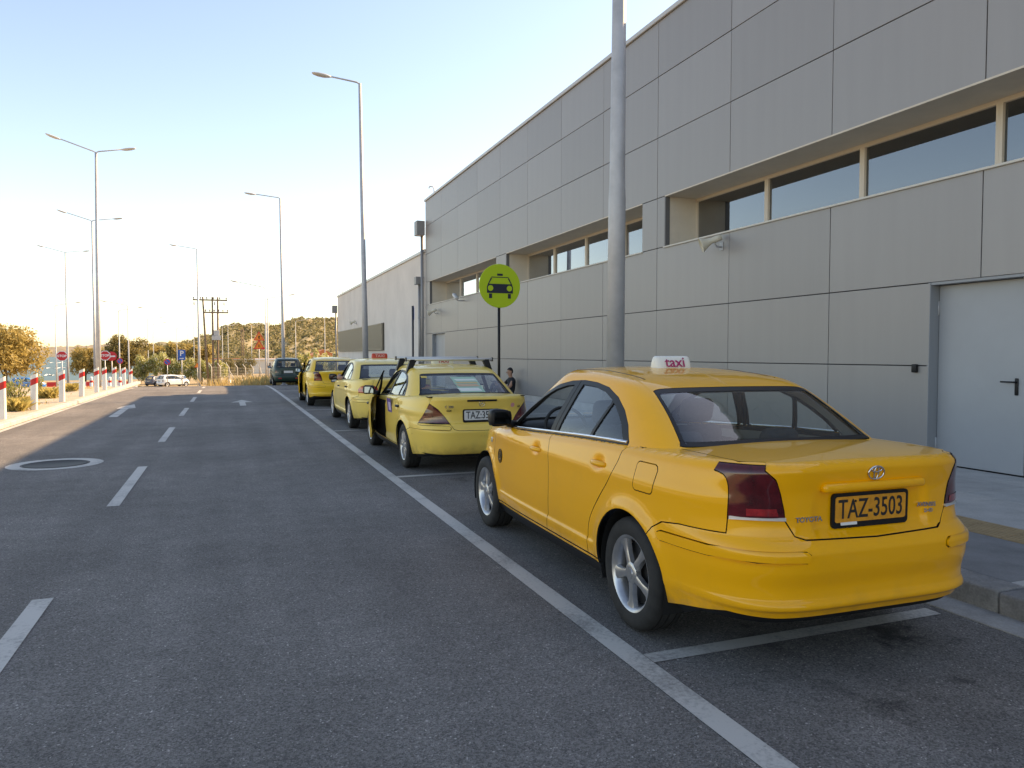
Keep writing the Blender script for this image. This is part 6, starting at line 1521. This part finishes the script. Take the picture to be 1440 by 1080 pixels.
# hatchbacks
HATCH = variant(SALOON, L=4.05, W2=.85, axle_r=.72, axle_f=3.25, wheel_r=.30, arch=.345, lid_mode='gate', lamp_to_top=True, recess=(.3, .62, .80, .02), nr=4.8,
    w=[(0.15, .77), (.25, .80), (.33, .825), (.42, .838), (.55, .848), (.68, .85), (.80, .845), (.90, .832), (1.0, .81), (1.1, .78)],
    yr=[(.15, .18), (.25, .08), (.32, .03), (.45, .0), (.52, .0), (.57, .02), (.60, .06), (.70, .075), (.85, .085), (.95, .09), (1.1, .1)], yf=[(.15, 3.92), (.30, 4.02), (.45, 4.05), (.60, 4.04), (.70, 4.0), (.80, 3.9), (1.1, 3.7)], yc=2.0,
    edge=[(0, .98), (.3, .985), (1.0, .97), (2.0, .94), (2.9, .90), (3.3, .87), (3.7, .80), (4.1, .66)], crown=[(0, .01), (1, .02), (2.7, .05), (3.3, .08), (3.9, .05), (4.2, .03)],
    lamp_front=[(.26, .955), (.25, .85), (.25, .74)], lamp_bottom=.70, lamp_inner=[(.60, .70), (.595, .80), (.60, .945)], lid_cut=[(.585, .60), (.52, .575), (0, .57)], seam=[(.42, .52), (.36, .58), (.25, .60)], lid_x=[(.60, .25), (.6, .3)], glass_base_y=.2,
    door_rear_cut=[(.98, .93), (1.0, .85), (1.05, .72), (1.12, .58), (1.15, .45), (1.15, .29)], door_mid_cut=[(1.85, .92), (1.83, .75), (1.83, .55), (1.85, .29)], door_front_cut=[(2.95, .86), (2.97, .75), (2.96, .5), (2.92, .29)], handles=((1.08, .82), (2.0, .80)),
    belt_end=2.95, belt_in=.765, head_y=3.62, head_z0=.58,
    roofz=[(.4, 1.46), (.8, 1.50), (1.4, 1.52), (2.0, 1.50), (2.4, 1.44), (2.7, 1.37)], gw=[(.85, .815), (.95, .80), (1.05, .78), (1.2, .725), (1.35, .665), (1.45, .61), (1.55, .54)],
    gyr=[(.85, .08), (.95, .11), (1.05, .16), (1.2, .25), (1.32, .34), (1.42, .45), (1.48, .60), (1.55, .85)], gyf=[(.85, 3.30), (.95, 3.10), (1.05, 2.92), (1.15, 2.74), (1.25, 2.57), (1.35, 2.40), (1.45, 2.2), (1.55, 2.0)], gyc=1.7, gnr=6.0,
    rear_glass=[(0, 1.0), (.5, 1.0), (.60, 1.01), (.60, 1.05), (.57, 1.2), (.535, 1.33), (.50, 1.36), (.4, 1.368), (0, 1.37)], windscreen=[(0, .98), (.6, .98), (.68, .99), (.60, 1.22), (.53, 1.38), (.4, 1.395), (0, 1.40)],
    dlo=[(2.86, .925), (2.70, 1.03), (2.52, 1.13), (2.28, 1.26), (2.1, 1.34), (1.9, 1.38), (1.5, 1.395), (1.0, 1.385), (.72, 1.35), (.60, 1.25), (.55, 1.1), (.60, .995), (2.0, .955), (2.86, .91)],
    dlo_front=[(2.86, .925), (2.70, 1.03), (2.52, 1.13), (2.28, 1.26), (2.1, 1.34), (1.9, 1.38), (1.80, 1.383), (1.85, .958), (2.86, .91)], dlo_rear=[(1.795, 1.383), (1.5, 1.395), (1.0, 1.385), (.72, 1.35), (.60, 1.25), (.55, 1.1), (.60, .995), (1.845, .958)],
    windows=[('front', [(2.74, .95), (2.60, 1.05), (2.46, 1.13), (2.25, 1.235), (2.08, 1.305), (1.93, 1.34), (1.86, 1.343), (1.91, .98)]), ('rear', [(1.74, 1.35), (1.5, 1.36), (1.12, 1.353), (1.12, 1.0), (1.79, .98)]), ('rear', [(1.07, 1.35), (1.0, 1.348), (.76, 1.32), (.66, 1.24), (.62, 1.1), (.65, 1.02), (1.07, 1.005)])],
    mirror=(2.72, 1.0), seat_f=1.85, seat_r=1.0, dash_y=2.55, dash_z=.95, open_window=False, belt_chrome=None)
m_green = mat('dark_green_paint', (.008, .030, .020), .4, coat=.25)
C5 = build_car(variant(HATCH, handle_mat=m_green, lamp_mat=mat('dark_red_lamp', (.10, .006, .008), .12)), 'dark green estate car at the head of the taxi queue', 'car', (3.14, 43.0, terrain(3, 44.5)), .0, m_green, None, 'parked_car', da=.07)
C5['car'].scale = (1.0, 1.0, 1.03)
number_plate(C5, 0, .76, .01, .48, .12, '', m_plate_w)
for sx in (-1, 1): MB().rbox((-.09, -.03, -.01), (.09, .03, .012), .01, on_rear(C5, sx * .45, .42, .002)).build('fog_lamp', m_red_lens, C5['bumper'])
def far_car(u, d, rz, paint, label, k=1.0):
    x, y = at_depth(u, d); c = build_car(variant(HATCH, handle_mat=paint), label, 'car', (x, y, terrain(x, y) + .03), rz, paint, 'cars by the coast road', 'parked_car', da=.12)
    number_plate(c, 0, .74, .01, .48, .12, '', m_plate_w); c['car'].scale = (k, k, k); return c
m_cw = mat('car_white', (.75, .75, .74), .35, coat=.8); m_cb = mat('car_blue', (.01, .17, .55), .35, coat=.8); m_cg = mat('car_slate', (.06, .07, .10), .35, coat=.8); m_ck = mat('car_black', (.03, .033, .035), .35, coat=.8)
far_car(222, 93, R(-55), m_cw, 'white hatchback waiting at the junction beside the parking sign')
far_car(207, 112, R(-35), m_cg, 'slate grey-blue car parked against the oleander hedge')
far_car(262, 113, R(72), m_cw, 'white off-road car parked under the oleanders, nose towards the sea', 1.1)
far_car(12, 97, R(-78), m_cb, 'bright blue car parked under the feathery tamarisk')
far_car(-26, 97, R(-78), m_ck, 'black car parked behind the blue one under the tamarisk')

# ================================================================== people
m_skin = mat('skin', (.42, .22, .14), .55, var=.06, vscale=20); m_shirt = mat('dark_shirt', (.014, .015, .018), .85, var=.3, vscale=14); m_jean = mat('jeans', (.05, .06, .09), .85, var=.2, vscale=25); m_hair = mat('black_hair', (.012, .010, .009), .6); m_shoe = mat('shoe', (.03, .025, .02), .5)
def body_mesh(name, J, E, zone):
    """one continuous body grown from joints {name:(pos,radius)} and bones; zone(face centre)->material slot"""
    nm = list(J); me = bpy.data.meshes.new(name); me.from_pydata([J[k][0] for k in nm], [(nm.index(a), nm.index(b)) for a, b in E], [])
    o = bpy.data.objects.new(name, me); COL.objects.link(o); md = o.modifiers.new('skin', 'SKIN'); md.use_smooth_shade = True
    for i, k in enumerate(nm):
        r_ = J[k][1]; me.skin_vertices[0].data[i].radius = r_ if isinstance(r_, tuple) else (r_, r_); me.skin_vertices[0].data[i].use_root = (k == 'pelvis')
    sd = o.modifiers.new('sub', 'SUBSURF'); sd.levels = 2; sd.render_levels = 2
    dg = bpy.context.evaluated_depsgraph_get(); dg.update(); m2 = bpy.data.meshes.new_from_object(o.evaluated_get(dg)); bpy.data.objects.remove(o)
    m2.materials.clear()
    for m in (m_skin, m_shirt, m_jean, m_shoe): m2.materials.append(m)
    for p in m2.polygons: p.material_index = zone(p.center); p.use_smooth = True
    m2.name = name
    return m2
def hand(J, E, base, tip, side, pre, curl):
    """palm and five fingers after the wrist"""
    b = Vector(base); f = Vector(tip).normalized(); s = Vector(side).normalized(); n = f.cross(s)
    J[pre + 'palm'] = (b + f * .05, (.030, .018)); E.append((pre + 'wrist', pre + 'palm'))
    for i, (o, L_) in enumerate(((-.030, .068), (-.010, .078), (.010, .074), (.028, .060))):
        k = b + f * .088 + s * o; e1_ = k + (f * .8 - n * curl).normalized() * L_ * .55; e2_ = e1_ + (f * .4 - n * curl * 1.6).normalized() * L_ * .45
        J['%sk%d' % (pre, i)] = (k, .010); J['%sm%d' % (pre, i)] = (e1_, .009); J['%st%d' % (pre, i)] = (e2_, .0075); E += [(pre + 'palm', '%sk%d' % (pre, i)), ('%sk%d' % (pre, i), '%sm%d' % (pre, i)), ('%sm%d' % (pre, i), '%st%d' % (pre, i))]
    t1 = b + f * .03 - s * .042; t2 = t1 + (f * .7 - s * .5).normalized() * .038; J[pre + 'th1'] = (t1, .011); J[pre + 'th2'] = (t2, .009); E += [(pre + 'palm', pre + 'th1'), (pre + 'th1', pre + 'th2')]
def head(parent, pos, look, hairm, face_mat=m_skin):
    """face details on top of the body's head lobe"""
    f = Vector(look).normalized(); s = f.cross(Vector((0, 0, 1))).normalized(); p = Vector(pos)
    hp = MB(); bm = bmesh.new(); bmesh.ops.create_uvsphere(bm, u_segments=20, v_segments=14, radius=1)
    vs = []; keep = []
    for v in bm.verts: c = v.co; vs.append(p + s * c.x * .079 + f * (c.y * .098 - .006) + Vector((0, 0, c.z * .118 + .012)))
    bm.verts.index_update()
    for fc in bm.faces:
        c = fc.calc_center_median()
        if c.z > .45 or (c.y < .05 and c.z > -.35) or (c.y < .45 and c.z > .2): keep.append(tuple(v.index for v in fc.verts))
    hp.add(vs, keep, True).build('hair', hairm, parent); bm.free()
    for sg in (-1, 1):
        MB().lathe([(.001, .004), (.008, .003), (.011, 0)], 8, frame(p + f * .088 + s * sg * .03 + Vector((0, 0, .005)), s, (0, 0, 1))).build('eye', mat('eye_dark', (.02, .015, .012), .3), parent)
        MB().rbox((-.012, -.018, -.03), (.008, .014, .03), .01, Matrix.Translation(p + s * sg * .082 - f * .005)).build('ear', m_skin, parent)
    MB().tube([p + f * .09 + Vector((0, 0, .008)), p + f * .108 - Vector((0, 0, .022)), p + f * .092 - Vector((0, 0, .032))], [.009, .014, .010], 7).build('nose', m_skin, parent)
    MB().tube([p + f * .088 + s * .022 - Vector((0, 0, .062)), p + f * .094 - Vector((0, 0, .060)), p + f * .088 - s * .022 - Vector((0, 0, .062))], .005, 5).build('mouth', mat('lips', (.30, .10, .08), .5), parent)
# man sitting on the pavement against the wall, arm on his knee
sx0, sy0 = 8.05, 21.6
pp = thing('person', 'person in a dark shirt sitting against the grey wall with one arm stretched out', 'person', (sx0, sy0, PZ)); pp.scale = (1.07, 1.07, 1.07)
J = {'pelvis': ((.12, 0, .12), (.15, .12)), 'waist': ((.15, 0, .28), (.135, .11)), 'chest': ((.15, 0, .48), (.165, .12)), 'collar': ((.14, 0, .60), (.10, .08)), 'neck': ((.12, 0, .665), .052), 'chin': ((.10, 0, .74), (.068, .07)), 'skull': ((.095, 0, .83), (.078, .088)), 'crown': ((.10, 0, .89), (.06, .07))}
E_ = [('pelvis', 'waist'), ('waist', 'chest'), ('chest', 'collar'), ('collar', 'neck'), ('neck', 'chin'), ('chin', 'skull'), ('skull', 'crown')]
for sg, pre in ((-1, 'a'), (1, 'b')):
    J[pre + 'shoulder'] = ((.13, sg * .19, .56), .068); kn = (-.36, sg * .14, .50 if sg > 0 else .46); el = (-.02, sg * .27, .38) if sg < 0 else (-.05, sg * .25, .42); wr = (-.30, sg * .22, .46) if sg < 0 else (-.30, .18, .545)
    J[pre + 'elbow'] = (el, .045); J[pre + 'wrist'] = (wr, .028); E_ += [('collar', pre + 'shoulder'), (pre + 'shoulder', pre + 'elbow'), (pre + 'elbow', pre + 'wrist')]
    hand(J, E_, wr, (-1, 0, -.05), (0, 1, 0), pre, .35)
    J[pre + 'hip'] = ((.02, sg * .11, .11), .095); J[pre + 'knee'] = (kn, .062); J[pre + 'ankle'] = ((-.52, sg * .15, .09), .042); J[pre + 'heel'] = ((-.54, sg * .15, .04), .042); J[pre + 'toe'] = ((-.74, sg * .17, .035), .038)
    E_ += [('pelvis', pre + 'hip'), (pre + 'hip', pre + 'knee'), (pre + 'knee', pre + 'ankle'), (pre + 'ankle', pre + 'heel'), (pre + 'heel', pre + 'toe')]
def zone(c):
    if c.x < -.47 and c.z < .13: return 3
    if c.z > .66: return 0
    if (abs(c.y) > .20 and c.x < .06 and c.z > .3) or (c.x < -.08 and c.z > .40 and abs(c.y) > .17 and c.x > -.44 and c.z > .43): return 0
    if c.z < .20 or c.x < -.04: return 2
    return 1
link('body', body_mesh('body', J, E_, zone), pp); head(pp, (.095, 0, .815), (-1, -.15, -.02), m_hair)
# driver in the third taxi with an elbow on the window sill
dr = thing('person', 'driver of the lemon yellow taxi with a bare arm resting on the window sill', 'person', (C3['car'].location.x - .38, C3['car'].location.y + 2.45, .42))
J = {'pelvis': ((0, .12, .14), (.16, .12)), 'waist': ((0, .07, .30), (.15, .115)), 'chest': ((0, .03, .50), (.17, .12)), 'collar': ((0, .02, .63), (.10, .08)), 'neck': ((0, .03, .70), .054), 'chin': ((0, .05, .775), (.068, .072)), 'skull': ((0, .05, .86), (.078, .09)), 'crown': ((0, .045, .92), (.06, .07))}
E_ = [('pelvis', 'waist'), ('waist', 'chest'), ('chest', 'collar'), ('collar', 'neck'), ('neck', 'chin'), ('chin', 'skull'), ('skull', 'crown')]
for sg, pre in ((-1, 'a'), (1, 'b')):
    J[pre + 'shoulder'] = ((sg * .20, .03, .57), .07)
    el, wr = ((-.49, .10, .60), (-.42, .34, .64)) if sg < 0 else ((.27, .22, .42), (.12, .48, .55))
    J[pre + 'elbow'] = (el, .048); J[pre + 'wrist'] = (wr, .030); E_ += [('collar', pre + 'shoulder'), (pre + 'shoulder', pre + 'elbow'), (pre + 'elbow', pre + 'wrist')]; hand(J, E_, wr, (.1, 1, 0), (1, 0, 0), pre, .4)
    J[pre + 'hip'] = ((sg * .1, .2, .14), .10); J[pre + 'knee'] = ((sg * .14, .62, .20), .07); J[pre + 'ankle'] = ((sg * .13, .85, -.12), .045); J[pre + 'toe'] = ((sg * .13, 1.05, -.14), .04)
    E_ += [('pelvis', pre + 'hip'), (pre + 'hip', pre + 'knee'), (pre + 'knee', pre + 'ankle'), (pre + 'ankle', pre + 'toe')]
link('body', body_mesh('body', J, E_, lambda c: 0 if c.z > .69 or (abs(c.x) > .30 or (c.y > .30 and c.z > .36)) else 2 if c.z < .24 else 1), dr); head(dr, (0, .05, .845), (-.2, 1, 0), m_hair)
